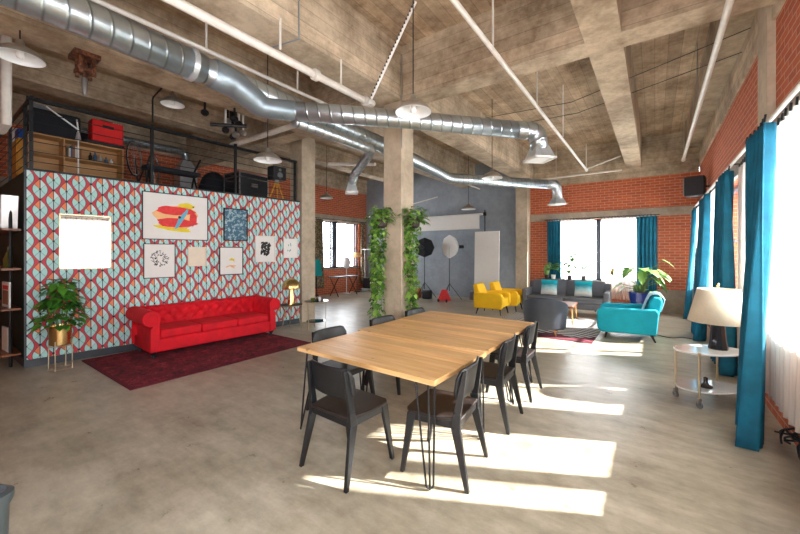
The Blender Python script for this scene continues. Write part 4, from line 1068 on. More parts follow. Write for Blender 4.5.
for k, (dx, dy, r, h_, m_, lab) in enumerate([(-.08, -.02, .045, .05, 'bottle', 'olive glass dish at the left of the tall glass side table'), (.02, .05, .05, .06, 'gold', 'small brass bowl in the middle of the tall glass side table'), (.11, .0, .03, .09, 'enamel', 'little white cup at the right of the tall glass side table')]):
    o = MB().lathe([(r * .6, 0), (r, h_ * .6), (r, h_), (r * .85, h_), (r * .8, h_ * .4), (.0, h_ * .2)], n=16, close=False).build('bowl', M[m_], smooth='all'); o.location = (-5.78 + dx, 5.05 + dy, .601); tag(o, lab, 'bowl', 'dishes on the glass side table')

# hanging vines on the near column
def vine(x, y, ztop, zbot, label, seed, strands, planter):
    t = thing('hanging_plant', label, 'hanging plant', (x, y, 0))
    MB().lathe([(.05, ztop - .16), (.09, ztop - .13), (.10, ztop), (.09, ztop), (.085, ztop - .03)], n=18, close=False).build('pot', M[planter], t, smooth=True)
    MB().lathe([(0, ztop - .03), (.088, ztop - .028)], n=14, close=False).build('soil', M['soil'], t)
    rnd = random.Random(seed); q = MB(); s_ = MB()
    foliage_ball(q, (0, 0, ztop), .21, .20, 170, .085, seed, .6)
    for k in range(strands):
        a = rnd.uniform(0, 2 * PI); rr = .12; px, py = rr * math.cos(a), rr * math.sin(a)
        end = zbot + (ztop - zbot) * (rnd.uniform(0, .55) if k > 2 else rnd.uniform(0, .06)); z = ztop
        pts = [(px * .4, py * .4, ztop)]
        while z > end:
            px += rnd.uniform(-.015, .015); py += rnd.uniform(-.015, .015); px *= .985; py *= .985
            z -= .042; pts.append((px, py, z))
            for _ in range(2):
                b_ = rnd.uniform(0, 2 * PI); sz = rnd.uniform(.05, .095)
                leafpoly(q, (px, py, z), (math.cos(b_), math.sin(b_), rnd.uniform(-.6, .2)), sz, sz * .95, .5)
        s_.tube(pts, .0035, 5)
    q.build('foliage', M['vine'], t); s_.build('stems', M['stem'], t)
vine(-3.44, 4.30, 2.14, .55, 'trailing green vine hanging down the left side of the near column', 5, 8, 'darkpot')
vine(-3.03, 4.60, 2.14, .50, 'trailing green vine hanging down the right side of the near column', 6, 6, 'darkpot')

# ================================================================== lounge
zr = MB().box(-1.08, 1.08, -1.40, 1.35, 0, .01).build('area_rug', M['zig']); zr.location = (-1.98, 8.45, 0); tag(zr, 'black and white zigzag rug with a dark red near edge in the far lounge', 'rug')

def armchair_yellow(loc, rz, label):
    t = thing('armchair', label, 'armchair', loc, rz, 'yellow armchairs')   # faces +y
    MB().box(-.25, .25, -.30, .34, .20, .44).build('seat', M['yellow'], t, bevel=.04, seg=4)
    q = MB(); pts = [(-.36, .22), (-.24, .22), (-.24, .50), (-.33, .77), (-.42, .79), (-.46, .74), (-.40, .46)]
    q.poly(pts, -.27, .27, lambda a, b_, c: (c, a, b_)); q.build('backrest', M['yellow'], t, bevel=.035, seg=4)
    for s_ in (-1, 1):
        q = MB(); pts = [(-.40, .17), (.34, .17), (.37, .30), (.37, .48), (.34, .55), (.26, .575), (-.40, .565)]
        a, b_ = sorted((s_ * .245, s_ * .365))
        q.poly(pts, a, b_, lambda p, z, c: (c, p, z)); q.build('armrest', M['yellow'], t, bevel=.035, seg=4)
        for y, dy in ((.27, .04), (-.30, -.05)): MB().tube([(s_ * .30, y + dy, 0), (s_ * .27, y, .19)], [.012, .022], 10).build('leg', M['blk'], t)
    return t
armchair_yellow((-3.48, 9.08, 0), R(-88), 'yellow upholstered armchair nearer to the dining tables, with full side in view')
armchair_yellow((-3.36, 9.92, 0), R(-88), 'yellow upholstered armchair farther away, partly behind its twin and beside the grey sofa')

def club_chair(loc, rz):
    t = thing('armchair', 'dark grey barrel armchair with wooden legs seen from behind on the zigzag rug edge', 'armchair', loc, rz)
    def fn(inner):
        def f(u, v):
            a = R(-15 - u * 150 - 0) if False else R(180 + 20 - 0 + (u * 140 + 0)) ; 
            a = R(185 + u * 170)
            r = .36 + (.02 if not inner else -.10) + .045 * v
            top = .74 - .16 * abs(u * 2 - 1) ** 2.2
            z = .13 + (top - .13) * v
            return (r * math.cos(a), r * math.sin(a) * .98, z)
        return f
    q = MB(); N = 30; K = 10; fo, fi = fn(False), fn(True)
    q.grid(fo, N, K); n0 = len(q.v); q.grid(fi, N, K)
    st = K + 1
    for i in range(N):
        q.f.append((i * st + K, (i + 1) * st + K, n0 + (i + 1) * st + K, n0 + i * st + K)); q.f.append((i * st, (i + 1) * st, n0 + (i + 1) * st, n0 + i * st))
    for j in range(K):
        q.f.append((j, j + 1, n0 + j + 1, n0 + j)); q.f.append((N * st + j, N * st + j + 1, n0 + N * st + j + 1, n0 + N * st + j))
    q.build('shell', M['greyfab2'], t, bevel=.03, seg=3, smooth=True, angle=60)
    MB().lathe([(.25, .14), (.27, .20), (.28, .41), (.25, .44)], n=30).build('seat_cushion', M['greyfab'], t, smooth=True)
    for a in (45, 135, 225, 315): MB().tube([(.30 * math.cos(R(a)), .30 * math.sin(R(a)), 0), (.24 * math.cos(R(a)), .24 * math.sin(R(a)), .14)], [.013, .022], 10).build('leg', M['oakleg'], t)
    return t
club_chair((-1.77, 7.42, .011), R(8))

def grey_sofa():
    t = thing('sofa', 'long charcoal grey sofa under the far windows with ombre cushions', 'sofa', (-1.95, 10.35, 0), R(1.5))    # faces -y
    W = 1.04
    MB().box(-W, W, -.40, .38, .17, .32).build('base', M['greyfab'], t, bevel=.02)
    for s_ in (-1, 1): 
        MB().box(*sorted((s_ * .006, s_ * (W - .14))), -.40, .18, .32, .45).build('seat_cushion', M['greyfab'], t, bevel=.035, seg=3)
        q = MB(); a, b_ = sorted((s_ * .006, s_ * (W - .14))); q.poly([(.14, .44), (.30, .44), (.40, .84), (.27, .86)], a, b_, lambda p, z, c: (c, p, z)); q.build('back_cushion', M['greyfab'], t, bevel=.04, seg=3)
        a, b_ = sorted((s_ * (W - .13), s_ * W)); MB().box(a, b_, -.40, .40, .17, .62).build('armrest', M['greyfab'], t, bevel=.03, seg=3)
        for y in (-.33, .3): MB().tube([(s_ * (W - .12), y, 0), (s_ * (W - .16), y * .95, .17)], [.012, .022], 10).build('leg', M['blk'], t)
    q = MB(); q.poly([(.28, .18), (.38, .18), (.47, .78), (.39, .80)], -W + .02, W - .02, lambda p, z, c: (c, p, z)); q.build('back_frame', M['greyfab'], t, bevel=.02)
    return t
grey_sofa()
def cushion(loc, rot, label, w=.42, mat='ombre', grp=None):
    m = MB()
    def f(side):
        def g(u, v):
            x, z = (u * 2 - 1), (v * 2 - 1); k = (1 - abs(x) ** 2.6) * (1 - abs(z) ** 2.6)
            pin = 1 - .06 * (1 - abs(x) * abs(z))
            return (x * w / 2 * pin, side * .075 * max(0, k) ** .6, w / 2 + z * w / 2 * pin)
        return g
    m.grid(f(1), 14, 14); m.grid(f(-1), 14, 14)
    o = m.build('cushion', M[mat], smooth='all'); o.location = loc; o.rotation_euler = rot; tag(o, label, 'cushion', grp); return o
cushion((-2.36, 10.28, .462), (R(-14), 0, R(2)), 'left teal to white ombre cushion on the grey sofa', grp='ombre cushions on the grey sofa')
cushion((-1.52, 10.30, .462), (R(-14), 0, R(1)), 'right teal to white ombre cushion on the grey sofa', grp='ombre cushions on the grey sofa')

t = thing('coffee_table', 'low reddish wooden coffee table between the barrel chair and the grey sofa', 'coffee table', (-1.70, 9.0, .011), R(4))
MB().box(-.22, .22, -.46, .46, .37, .41).build('tabletop', M['walnut'], t, bevel=.012)
for x in (-.2, .2):
    for y in (-.4, .4): MB().tube([(x * 1.0, y * 1.1, 0), (x * .85, y, .37)], [.012, .02], 10).build('leg', M['oakleg'], t)

def blue_armchair():
    t = thing('armchair', 'bright turquoise armchair with angled back seen from its side at the right of the lounge', 'armchair', (-.45, 8.10, 0), R(92))   # faces +y -> -x
    for s_ in (-1, 1):
        a, b_ = sorted((s_ * .33, s_ * .44)); q = MB()
        q.poly([(-.46, .14), (.40, .12), (.46, .20), (.46, .52), (.40, .57), (-.46, .60), (-.50, .54)], a, b_, lambda p, z, c: (c, p, z)); q.build('armrest', M['teal'], t, bevel=.03, seg=4)
        for y, dy in ((.30, .03), (-.38, -.07)): MB().tube([(s_ * .33, y + dy, 0), (s_ * .31, y, .14)], [.013, .026], 10).build('leg', M['blk'], t)
    MB().box(-.33, .33, -.40, .42, .13, .33).build('base', M['teal'], t, bevel=.02)
    MB().box(-.325, .325, -.28, .42, .331, .47).build('seat_cushion', M['teal'], t, bevel=.04, seg=4)
    q = MB(); q.poly([(-.46, .30), (-.28, .30), (-.36, .74), (-.42, .81), (-.52, .81), (-.56, .74)], -.325, .325, lambda p, z, c: (c, p, z)); q.build('backrest', M['teal'], t, bevel=.05, seg=4)
    return t
blue_armchair()
# throw over the back
q = MB(); path = [(-.25, .50), (-.29, .62), (-.325, .73), (-.37, .825), (-.44, .86), (-.53, .85), (-.585, .765), (-.56, .66), (-.53, .55)]
def ft(u, v):
    i = v * (len(path) - 1); k = min(len(path) - 2, int(i)); f = i - k; y = path[k][0] * (1 - f) + path[k + 1][0] * f; z = path[k][1] * (1 - f) + path[k + 1][1] * f
    return ((u - .5) * .46 + .04 * math.sin(v * 5), y + .006 * math.sin(u * 22), z + .004 * math.sin(u * 22 + 1))
q.grid(ft, 30, 24); o = q.build('throw_blanket', M['throw'], smooth='all', solid=.012); o.location = (-.45, 8.10, 0); o.rotation_euler = (0, 0, R(92)); tag(o, 'pale blue blanket draped over the back of the turquoise armchair', 'blanket')

def monstera():
    t = thing('potted_plant', 'big broad leafed plant in a cobalt blue pot behind the turquoise armchair', 'potted plant', (-.28, 10.55, 0))
    MB().lathe([(.17, 0), (.20, .02), (.26, .62), (.27, .64), (.245, .64), (.23, .58)], n=32, close=False).build('pot', M['bluepot'], t, smooth=True)
    MB().lathe([(0, .57), (.235, .58)], n=20, close=False).build('soil', M['soil'], t)
    rnd = random.Random(21); q = MB(); s_ = MB()
    outline = [(0, 0), (.10, -.12), (.30, -.18), (.52, -.05), (.50, .14), (.30, .18), (.46, .26), (.40, .46), (.22, .42), (.30, .60), (.16, .78), (0, .95)]
    for k in range(26):
        a = rnd.uniform(0, 2 * PI); ln = rnd.uniform(.15, .50); h_ = rnd.uniform(.65, 1.25)
        tip = Vector((ln * math.cos(a), ln * math.sin(a), h_))
        if k == 0: tip = Vector((.45, -.05, 1.42))
        if k == 1: tip = Vector((.42, -.25, 1.12))
        mid = Vector((tip.x * .35, tip.y * .35, .6 + (tip.z - .6) * .7))
        s_.tube([(tip.x * .08, tip.y * .08, .56), mid, tip], .008, 6)
        d = Vector((tip.x, tip.y, 0)).normalized() * .8 + Vector((0, 0, rnd.uniform(-.9, .1))); d.normalize()
        side = d.cross(Vector((0, 0, 1))).normalized(); nr = side.cross(d).normalized(); sz = rnd.uniform(.22, .34)
        vs = [tip - d * 0.0]; 
        for sg in (1, -1):
            vs = [tip + d * sz * .0]; pts = []
            for (ox, oy) in outline: pts.append(tip + side * sg * ox * sz * .8 + d * oy * sz + nr * (abs(ox) * .12 * sz) - Vector((0, 0, 1)) * (oy * oy * .25 * sz))
            spine = [tip + d * sz * .3 - Vector((0, 0, .02 * sz)), tip + d * sz * .6 - Vector((0, 0, .09 * sz))]
            n0 = len(q.v); q.v += [tuple(p) for p in pts] + [tuple(p) for p in spine]
            A_ = n0 + 12; B_ = n0 + 13
            for i in range(0, 5): q.f.append((A_, n0 + i, n0 + i + 1))
            q.f.append((A_, n0 + 5, n0 + 6)); q.f.append((A_, n0 + 6, B_))
            for i in range(6, 11): q.f.append((B_, n0 + i, n0 + i + 1))
            q.f.append((A_, n0 + 0, n0 + 0 + 1)) if False else None
    q.build('foliage', M['monstera'], t, smooth=False); s_.build('stems', M['stem'], t, smooth=True)
monstera()

# plants on a bench behind the sofa
t = thing('plant_bench', 'narrow dark bench behind the grey sofa carrying small plants', 'bench', (-2.0, 11.1, 0))
MB().box(-.75, .75, -.12, .12, .80, .84).build('board', M['darkpot'], t)
for x in (-.68, .68): MB().box(x - .02, x + .02, -.1, .1, 0, .80).build('leg', M['blkmetal'], t)
def small_plant(x, y, z, label, kind, seed, pot='darkpot'):
    t = thing('potted_plant', label, 'potted plant', (x, y, z))
    MB().lathe([(.05, 0), (.065, .12), (.055, .12), (.05, .10)], n=16, close=False).build('pot', M[pot], t, smooth=True)
    MB().lathe([(0, .098), (.052, .1)], n=12, close=False).build('soil', M['soil'], t)
    q = MB(); rnd = random.Random(seed)
    if kind == 'cactus':
        q.lathe([(.03, .1), (.07, .18), (.085, .28), (.06, .38), (.0, .42)], n=14, close=False); q.build('body', M['throw'] if False else M['monstera'], t, smooth='all'); return
    if kind == 'round': foliage_ball(q, (0, 0, .30), .16, .16, 60, .13, seed, .2)
    if kind == 'tall':
        for k in range(13):
            z_ = .18 + k * .04; a = k * 2.4; leafpoly(q, (0, 0, z_), (math.cos(a), math.sin(a), .35), .30, .13, .7)
        for k in range(14): leafpoly(q, (rnd.uniform(-.13, .13), rnd.uniform(-.08, .08), rnd.uniform(.25, .75)), (rnd.uniform(-1, 1), rnd.uniform(-1, 1), .3), .16, .12, .3)
        MB().tube([(0, 0, .1), (.03, 0, .45), (-.02, 0, .78)], .008, 6).build('stem', M['stem'], t)
    q.build('foliage', M['monstera'], t)
small_plant(-2.60, 11.08, .841, 'pale rounded cactus at the left end of the plants behind the grey sofa', 'cactus', 1)
small_plant(-2.42, 11.10, .841, 'round leafed light green plant against the teal curtain behind the grey sofa', 'round', 2, 'white')
small_plant(-1.98, 11.08, .841, 'tall upright leafy plant behind the middle of the grey sofa', 'tall', 3, 'darkpot')
small_plant(-1.62, 11.08, .841, 'low bushy plant behind the right cushion of the grey sofa', 'round', 4, 'darkpot')
t = thing('reading_lamp', 'thin brass floor lamp with a small conical head against the far sheer curtain', 'floor lamp', (-.95, 10.95, 0))
MB().lathe([(.12, 0), (.12, .02), (.02, .03)], n=20).build('base', M['gold'], t, smooth=True)
MB().tube([(0, 0, .02), (0, 0, 1.14), (.02, 0, 1.2)], .008, 8).build('pole', M['gold'], t)
q = MB().lathe([(.055, 0), (.03, .17), (.0, .18)], n=16, close=False).build('lamp_shade', M['gold'], t, smooth=True); q.location = (.02, -.02, 1.03); q.rotation_euler = (R(12), R(12), 0)

# ================================================================== photo studio corner
t = thing('backdrop_roll', 'white studio backdrop roll hanging from black crossbar stand before the grey wall', 'backdrop', (-6.27, 11.35, .05))
MB().tube([(-1.55, 0, 2.86), (1.55, 0, 2.86)], .035, 14).build('roll', M['white'], t, smooth=True)
MB().box(-1.48, 1.46, -.036, -.030, 2.38, 2.86).build('paper_drop', M['paperwhite'], t)
MB().tube([(-1.48, -.033, 2.38), (1.46, -.033, 2.38)], .018, 8).build('bottom_bar', M['white'], t)
for x in (1.62, -1.62):
    MB().tube([(x, .05, -.05), (x, .05, 3.0)], .018, 8).build('stand_pole', M['blkmetal'], t)
    for a in (30, 150, 270): MB().tube([(x, .05, .35), (x + .38 * math.cos(R(a)), .05 + .38 * math.sin(R(a)), -.04)], .012, 6).build('stand_leg', M['blkmetal'], t)
MB().lathe([(.05, 2.80), (.05, 2.92)], (1.62, .05, 0), 10).build('clamp', M['blkmetal'], t)
t = thing('light_panel', 'tall white foam panel leaning upright against the grey wall behind the yellow chairs', 'panel', (-4.42, 10.93, 0), R(-2))
MB().hexa([(-.42, 0, .02), (.42, 0, .02), (.42, .05, .02), (-.42, .05, .02)], [(-.42, .06, 2.30), (.42, .06, 2.30), (.42, .11, 2.30), (-.42, .11, 2.30)]).build('board', M['paperwhite'], t, bevel=.005)
for x in (-.3, .3): MB().box(x - .03, x + .03, -.05, .1, 0, .02).build('foot', M['blkplastic'], t)
def softbox(x, y, zc, r, depth, mat, face, label, tilt=0):
    t = thing('studio_light', label, 'studio light', (x, y, 0), 0)
    for a in (20, 140, 260): MB().tube([(0, 0, .55), (.42 * math.cos(R(a)), .42 * math.sin(R(a)), .012)], .011, 6).build('leg', M['blkmetal'], t)
    MB().tube([(0, 0, .3), (0, 0, zc - .02)], .014, 8).build('pole', M['blkmetal'], t)
    q = MB(); n_ = 8
    q.lathe([(r, 0), (r * .97, .04), (r * .62, depth * .6), (.07, depth)], n=n_)
    o = q.build('softbox_hood', M[mat], t); o.location = (0, 0, zc); o.rotation_euler = (R(-90 + tilt), 0, face)
    f = MB().lathe([(r * .98, -.012), (r * .98, -.004)], n=n_).build('diffuser_front', M['blkfabric' if mat == 'blkfabric' else 'paperwhite'], o)
    MB().tube([(0, 0, depth), (0, 0, depth + .26)], .06, 12).build('lamp_head', M['blkplastic'], o)
    return t
softbox(-6.75, 10.95, 1.80, .36, .30, 'blkfabric', R(200), 'black octagonal softbox on a stand before the grey wall')
softbox(-5.75, 10.95, 1.82, .41, .36, 'paperwhite', R(-22), 'white octagonal softbox on a stand, right of the black one')
t = thing('tool_crate', 'orange and black equipment crate at the foot of the black softbox', 'crate', (-6.95, 10.75, 0))
MB().box(-.13, .13, -.12, .12, .0, .34).build('body', M['terra'], t, bevel=.02); MB().tube([(-.1, 0, .33), (-.08, 0, .4), (.08, 0, .4), (.1, 0, .33)], .012, 6).build('handle', M['blkplastic'], t)
tag(MB().box(-6.62, -6.34, 10.55, 10.8, 0, .30).build('equipment_case', M['blkplastic'], bevel=.03), 'small black equipment case on the floor between the orange crate and the softboxes', 'case')
t = thing('folding_trolley', 'small red folding trolley frame on the floor below the white softbox', 'trolley', (-5.62, 10.35, 0))
MB().hexa([(-.2, -.12, .04), (.2, -.12, .04), (.2, .12, .04), (-.2, .12, .04)], [(-.07, -.05, .40), (.07, -.05, .40), (.07, .05, .40), (-.07, .05, .40)]).build('body', M['artred'], t, bevel=.01)
for x in (-.15, .15): q = MB(); q.tube([(x - .012, -.13, .05), (x + .012, -.13, .05)], .05, 12); q.build('wheel', M['blkplastic'], t)
tag(MB().box(-5.18, -4.94, 11.3, 11.5, 0, .3).build('power_pack', M['grey'], bevel=.02), 'grey studio power pack on the floor against the grey wall left of the white panel', 'power pack')

# ================================================================== far left corner by the window
t = thing('rolling_table', 'dark work table with crossed legs under the left far window', 'table', (-9.6, 9.75, 0), R(90))
MB().box(-.6, .6, -.25, .25, .70, .73).build('tabletop', M['greyfab2'], t)
for x in (-.5, .5):
    MB().tube([(x, -.22, 0), (x, .22, .70)], .016, 8).build('leg', M['blkmetal'], t); MB().tube([(x, .22, 0), (x, -.22, .70)], .016, 8).build('leg', M['blkmetal'], t)
t = thing('clothes_stand', 'dark stand with a teal cloth hung on it beside the left far window drape', 'clothes stand', (-9.3, 8.15, 0))
MB().tube([(0, 0, 0.02), (0, 0, 1.45)], .018, 8).build('pole', M['blkmetal'], t)
for a in (0, 90, 180, 270): MB().tube([(0, 0, .2), (.25 * math.cos(R(a)), .25 * math.sin(R(a)), .012)], .012, 6).build('leg', M['blkmetal'], t)
def rob(u, v):
    a = u * 2 * PI; r = (.13 + .03 * math.sin(4 * a)) * (.7 + .4 * v); return (r * math.cos(a), r * math.sin(a) * 1.3, 1.38 - v * .55)
tc_ = thing('hanging_cloth', 'teal cloth bundle hanging on the dark stand by the left far window', 'cloth', (-9.3, 8.15, 0))
MB().grid(rob, 28, 6).build('cloth', M['tealcloth'], tc_, smooth='all')
t = thing('floor_lamp', 'white floor lamp with bulb head standing under the left far window', 'floor lamp', (-9.9, 10.2, 0))
MB().lathe([(.15, 0), (.15, .02), (.02, .03)], n=20).build('base', M['enamel'], t); MB().tube([(0, 0, .02), (0, 0, 1.0)], .015, 8).build('pole', M['enamel'], t)
MB().lathe([(.02, .98), (.13, 1.05), (.17, 1.25), (.10, 1.42), (.0, 1.45)], n=20, close=False).build('lamp_head', M['paperwhite'], t, smooth='all')
t = thing('garment_rack', 'thin white garment rack with low shelf at the corner of the grey wall', 'garment rack', (-9.62, 11.35, 0))
for x in (-.33, .33): MB().tube([(x, 0, .02), (x, 0, 1.75)], .014, 8).build('upright', M['enamel'], t)
MB().tube([(-.5, 0, 1.75), (.4, 0, 1.75)], .014, 8).build('rail', M['enamel'], t); MB().box(-.38, .38, -.2, .2, .1, .13).build('shelf', M['enamel'], t)
for x in (-.32, .32): MB().box(x - .02, x + .02, -.18, .18, 0, .1).build('foot', M['enamel'], t)
tag(MB().box(-9.92, -9.55, 11.2, 11.5, .131, .56).build('amplifier', M['blkplastic'], bevel=.01), 'black speaker box on the low shelf of the garment rack', 'speaker')
t = thing('floor_lamp', 'floor lamp with a warm tan shade beside the garment rack', 'floor lamp', (-9.98, 10.9, 0))
MB().lathe([(.14, 0), (.14, .02)], n=20).build('base', M['blkmetal'], t); MB().tube([(0, 0, .02), (0, 0, 1.5)], .014, 8).build('pole', M['blkmetal'], t)
MB().lathe([(.26, 1.42), (.14, 1.62)], n=24, close=False).build('lamp_shade', M['artorange'], t, smooth='all')
tag(MB().lathe([(.12, 0), (.14, .26)], n=16).build('drum_lampshade', M['lampshade'], smooth=True), 'small cream drum lampshade on the low shelf of the garment rack', 'lampshade').location = (-9.41, 11.26, .131)

# ================================================================== right wall
def curtain(name, label, pa, pb, z0, z1, mat, folds, amp_=.05, spread=1.0, group=None, thick=.006, pinch=.75, basepa=None, basepb=None, hem=0.0, seed=1):
    pa, pb = Vector((*pa, 0)), Vector((*pb, 0)); ba = Vector((*basepa, 0)) if basepa else pa; bb = Vector((*basepb, 0)) if basepb else pb
    rnd = random.Random(seed); ph = [rnd.uniform(-.5, .5) for _ in range(folds + 2)]
    t = thing(name, label, 'curtain', (pa.x, pa.y, 0), 0, group)
    def fn(u, v):
        a = pa.lerp(pb, u); b_ = ba.lerp(bb, u); e = v ** 1.3
        p = a.lerp(b_, e); d = (pb - pa).normalized(); nr = Vector((-d.y, d.x, 0))
        A = amp_ * (.6 + .5 * v)
        w = math.sin(u * folds * 2 * PI + .6 * math.sin(v * 3 + seed)) + .35 * math.sin(u * folds * 4.3 * PI + v * 2 + seed)
        p = p + nr * w * A + d * .3 * A * math.cos(u * folds * 2 * PI)
        z = z1 + (z0 - z1) * v + hem * math.sin(u * folds * 2 * PI) * v
        return (p.x - pa.x, p.y - pa.y, z)
    m = MB(); m.grid(fn, max(24, folds * 14), 26); m.build('cloth', M[mat], t, smooth='all', solid=thick if mat != 'sheer' else 0)
    for k in range(folds + 1):
        u = min(1, k / folds + .0); p = fn(u, 0); MB().tube([(p[0], p[1], z1), (p[0] * .7, p[1], z1 + .06)], .008, 6).build('ring', M['blkmetal'], t)
    return t
GT = 'teal velvet curtains'; GS = 'white sheer curtains'
RX = .78
ZR = 2.66
curtain('window_curtain', 'nearest teal velvet curtain, in front of the lamp trolley at the right edge', (RX - .03, 4.05), (RX - .03, 4.75), .015, ZR, 'tealcurtain', 6, .062, group=GT, basepa=(.62, 3.95), basepb=(.70, 4.55), seed=2)
curtain('window_curtain', 'second teal velvet curtain from the viewer, hanging behind the table lamp', (RX, 6.15), (RX, 7.15), .015, ZR, 'tealcurtain', 7, .07, group=GT, seed=3)
curtain('window_curtain', 'third teal velvet curtain from the viewer, between the speaker and the table lamp', (RX, 8.35), (RX, 9.45), .015, ZR, 'tealcurtain', 7, .07, group=GT, basepa=(.66, 8.3), basepb=(.70, 9.4), seed=4)
curtain('window_curtain', 'farthest teal velvet curtain on the right wall, beside the far brick corner', (RX, 10.95), (RX, 11.5), .015, ZR, 'tealcurtain', 4, .05, group=GT, basepa=(.62, 10.9), basepb=(.66, 11.45), seed=5)
curtain('window_curtain', 'teal velvet curtain at the left side of the far wall window', (-2.72, 11.62), (-2.33, 11.62), .3, 2.58, 'tealcurtain', 5, .045, group=GT, seed=6)
curtain('window_curtain', 'teal velvet curtain at the right side of the far wall window', (-.42, 11.62), (.03, 11.62), .3, 2.58, 'tealcurtain', 5, .045, group=GT, seed=7)
curtain('sheer_curtain', 'nearest white sheer curtain filling the right edge of the room', (RX + .06, .6), (RX + .06, 4.85), .34, ZR, 'sheer', 34, .035, group=GS, seed=8, hem=.02)
curtain('sheer_curtain', 'white sheer strip behind the table lamp on the right wall', (RX + .08, 4.95), (RX + .08, 6.1), .34, ZR, 'sheer', 9, .03, group=GS, seed=9)
curtain('sheer_curtain', 'white sheer curtain between the second and third teal curtains', (RX + .04, 7.1), (RX + .04, 8.4), .3, ZR, 'sheer', 10, .03, group=GS, seed=10)
curtain('sheer_curtain', 'farthest white sheer curtain on the right wall', (RX + .04, 9.4), (RX + .04, 11.0), .3, ZR, 'sheer', 10, .03, group=GS, seed=11)
curtain('sheer_curtain', 'white sheer curtain left of the mullion in the far wall window', (-2.35, 11.68), (-1.42, 11.68), .3, 2.58, 'sheer', 9, .03, group=GS, seed=12)
curtain('sheer_curtain', 'white sheer curtain right of the mullion in the far wall window', (-1.26, 11.68), (-.4, 11.68), .3, 2.58, 'sheer', 9, .03, group=GS, seed=13)
curtain('window_curtain', 'brown patterned drape beside the left far window', (-10.1, 8.75), (-10.1, 9.15), .3, 2.86, 'patcurtain', 4, .05, seed=14)
curtain('window_curtain', 'narrow brown patterned drape at the right edge of the left far window', (-10.12, 11.3), (-10.12, 11.55), .3, 2.86, 'patcurtain', 2, .04, seed=15)
for k, (x, y0, y1, z, nm) in enumerate([(RX + .02, -1.5, 11.55, ZR + .075, 'long white curtain rail pipe along the right brick wall')]):
    t = thing('curtain_rail', nm, 'curtain rail', (x, y0, z))
    MB().tube([(0, 0, 0), (0, y1 - y0, 0)], .018, 10).build('rail', M['whitepipe'], t, smooth=True)
    for y in (2.0, 4.95, 6.2, 8.9, 11.45): MB().tube([(0, y - y0, 0), (XR - x, y - y0, 0)], .009, 6).build('bracket', M['blkmetal'], t)
t = thing('curtain_rail', 'dark curtain rod across the far wall window', 'curtain rail', (-2.8, 11.65, 2.62))
MB().tube([(0, 0, 0), (2.9, 0, 0)], .012, 8).build('rail', M['blkmetal'], t)
for x in (.05, 1.45, 2.85): MB().tube([(x, 0, 0), (x, .2, 0)], .008, 6).build('bracket', M['blkmetal'], t)

t = thing('curtain_rail', 'dark curtain rod above the left far window', 'curtain rail', (-10.1, 8.1, 2.9))
MB().tube([(0, 0, 0), (0, 3.5, 0)], .012, 8).build('rail', M['blkmetal'], t)
for y in (.05, 1.7, 3.4): MB().tube([(0, y, 0), (-.2, y, 0)], .008, 6).build('bracket', M['blkmetal'], t)
# speaker on the right wall
t = thing('wall_speaker', 'black box speaker mounted high on the right brick wall near the far corner', 'speaker', (.72, 10.1, 2.84), R(-12))
MB().box(-.17, .17, -.17, .17, 0, .42).build('cabinet', M['blkplastic'], t, bevel=.015)
MB().box(-.19, -.172, -.15, .15, .03, .39).build('grille', M['grey'], t)
MB().tube([(.1, 0, .2), (.24, .03, .2)], .02, 8).build('mount_arm', M['blkmetal'], t)

# trolley and lamp
t = thing('serving_trolley', 'oval two tier white topped trolley on brass posts and castors by the nearest teal curtain', 'trolley', (.47, 5.04, 0), R(38))
def oval(a, b_, n_=40): return [(a * math.cos(2 * PI * k / n_), b_ * math.sin(2 * PI * k / n_)) for k in range(n_)]
MB().poly(oval(.34, .215), .545, .565).build('top_shelf', M['marble'], t, bevel=.004)
MB().poly(oval(.33, .205), .155, .172).build('lower_shelf', M['marble'], t, bevel=.004)
for (x, y) in ((.24, .15), (-.24, .15), (.24, -.15), (-.24, -.15)):
    p_ = MB().tube([(x, y, .09), (x, y, .548)], .010, 10).build('post', M['goldpale'], t)
    MB().lathe([(.016, .545), (.016, .572)], (x, y, 0), 10).build('cap', M['goldpale'], p_)
    MB().tube([(x - .009, y, .034), (x + .009, y, .034)], .034, 16).build('castor_wheel', M['grey'], p_, smooth=True)
    MB().box(x - .018, x + .018, y - .012, y + .012, .045, .10).build('castor_fork', M['steel'], p_)
t = thing('table_lamp', 'table lamp with black tapered base and large cream shade on the white trolley', 'table lamp', (.555, 5.12, .566))
MB().lathe([(.085, 0), (.085, .01), (.07, .10), (.058, .27), (.05, .29)], n=10).build('base', M['ceramic'], t)
MB().tube([(0, 0, .28), (0, 0, .69)], .008, 8).build('stem', M['goldpale'], t)
MB().lathe([(.26, .29), (.175, .645)], n=40, close=False).build('lamp_shade', M['lampshade'], t, smooth='all', solid=.004)
MB().lathe([(.010, .67), (.014, .69), (.0, .71)], n=10, close=False).build('finial', M['gold'], t, smooth=True)
q = MB()
for a in (0, 120, 240): q.tube([(0, 0, .64), (.172 * math.cos(R(a)), .172 * math.sin(R(a)), .64)], .003, 5)
q.build('spider', M['goldpale'], t)
o = MB().lathe([(.06, 0), (.062, .012), (.03, .03), (.02, .05), (.02, .10), (.0, .11)], n=20).build('black_bowl_candlestick', M['ceramic'], smooth=True); o.name = 'candle_holder'; o.location = (.44, 4.98, .173); tag(o, 'small black candle holder on the lower shelf of the white trolley', 'candle holder')
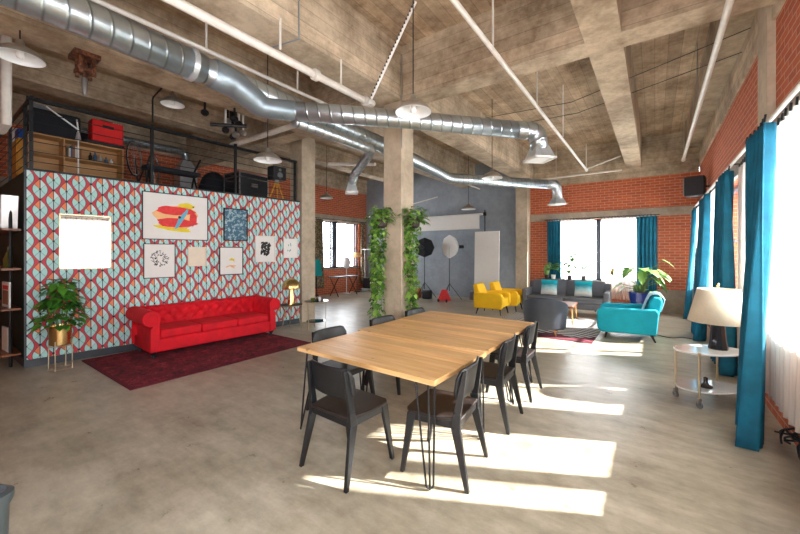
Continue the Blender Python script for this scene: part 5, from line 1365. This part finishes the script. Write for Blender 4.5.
# cable by the lower right brick, cable behind the turquoise chair
t = thing('cable_bundle', 'tangle of black cables on the floor under the nearest sheer curtain', 'cable', (.86, 3.9, 0))
rnd = random.Random(12)
for k in range(5):
    pts = [(rnd.uniform(-.03, .06), -.4 + .8 * i / 7 + rnd.uniform(-.05, .05), max(.012, .30 * math.sin(PI * (i + .3 * k) / 8) * rnd.uniform(.5, 1))) for i in range(8)]
    MB().tube(bend(pts, .08, 3), .008, 6).build('cable', M['blkplastic'], t, smooth=True)
o = MB().tube(bend([(.02, 8.55, .008), (.25, 8.35, .008), (.45, 8.6, .008), (.72, 8.45, .008)], .15), .007, 6).build('extension_lead', M['blkplastic'], smooth=True); tag(o, 'thin dark cord on the floor between the turquoise armchair and the third teal curtain', 'cord')
t = thing('wall_sconce', 'small cream upright panel on the brick pier between the first two windows', 'wall panel', (XR - .01, 5.95, 1.2)) 
MB().box(-.03, .01, -.04, .04, 0, .45).build('plate', M['cream'], t, bevel=.004)

# grey bin corner at lower left
t = thing('metal_bin', 'grey metal bin with rounded rim and dark opening at the lower left corner', 'bin', (-2.36, .02, 0), R(26))
q = MB()
def rr(a, b_, r, z): 
    out = []
    for cx, cy, s0 in ((a - r, b_ - r, 0), (-a + r, b_ - r, 90), (-a + r, -b_ + r, 180), (a - r, -b_ + r, 270)):
        for k in range(7): t_ = R(s0 + 15 * k); out.append((cx + r * math.cos(t_), cy + r * math.sin(t_), z))
    return out
rings = [rr(.17, .21, .06, 0), rr(.18, .22, .06, .50), rr(.19, .23, .06, .53), rr(.19, .23, .06, .56), rr(.17, .21, .05, .57), rr(.155, .195, .05, .55), rr(.15, .19, .05, .2)]
for r_ in rings: q.v += r_
for i in range(len(rings) - 1):
    for k in range(28): q.f.append((i * 28 + k, i * 28 + (k + 1) % 28, (i + 1) * 28 + (k + 1) % 28, (i + 1) * 28 + k))
q.f.append(tuple(range(28)))
q.build('body', M['bin'], t, smooth=True)
MB().poly([(x * .98, y * .98) for x, y, z in rr(.15, .19, .05, 0)], .50, .52).build('liner', M['blkplastic'], t)
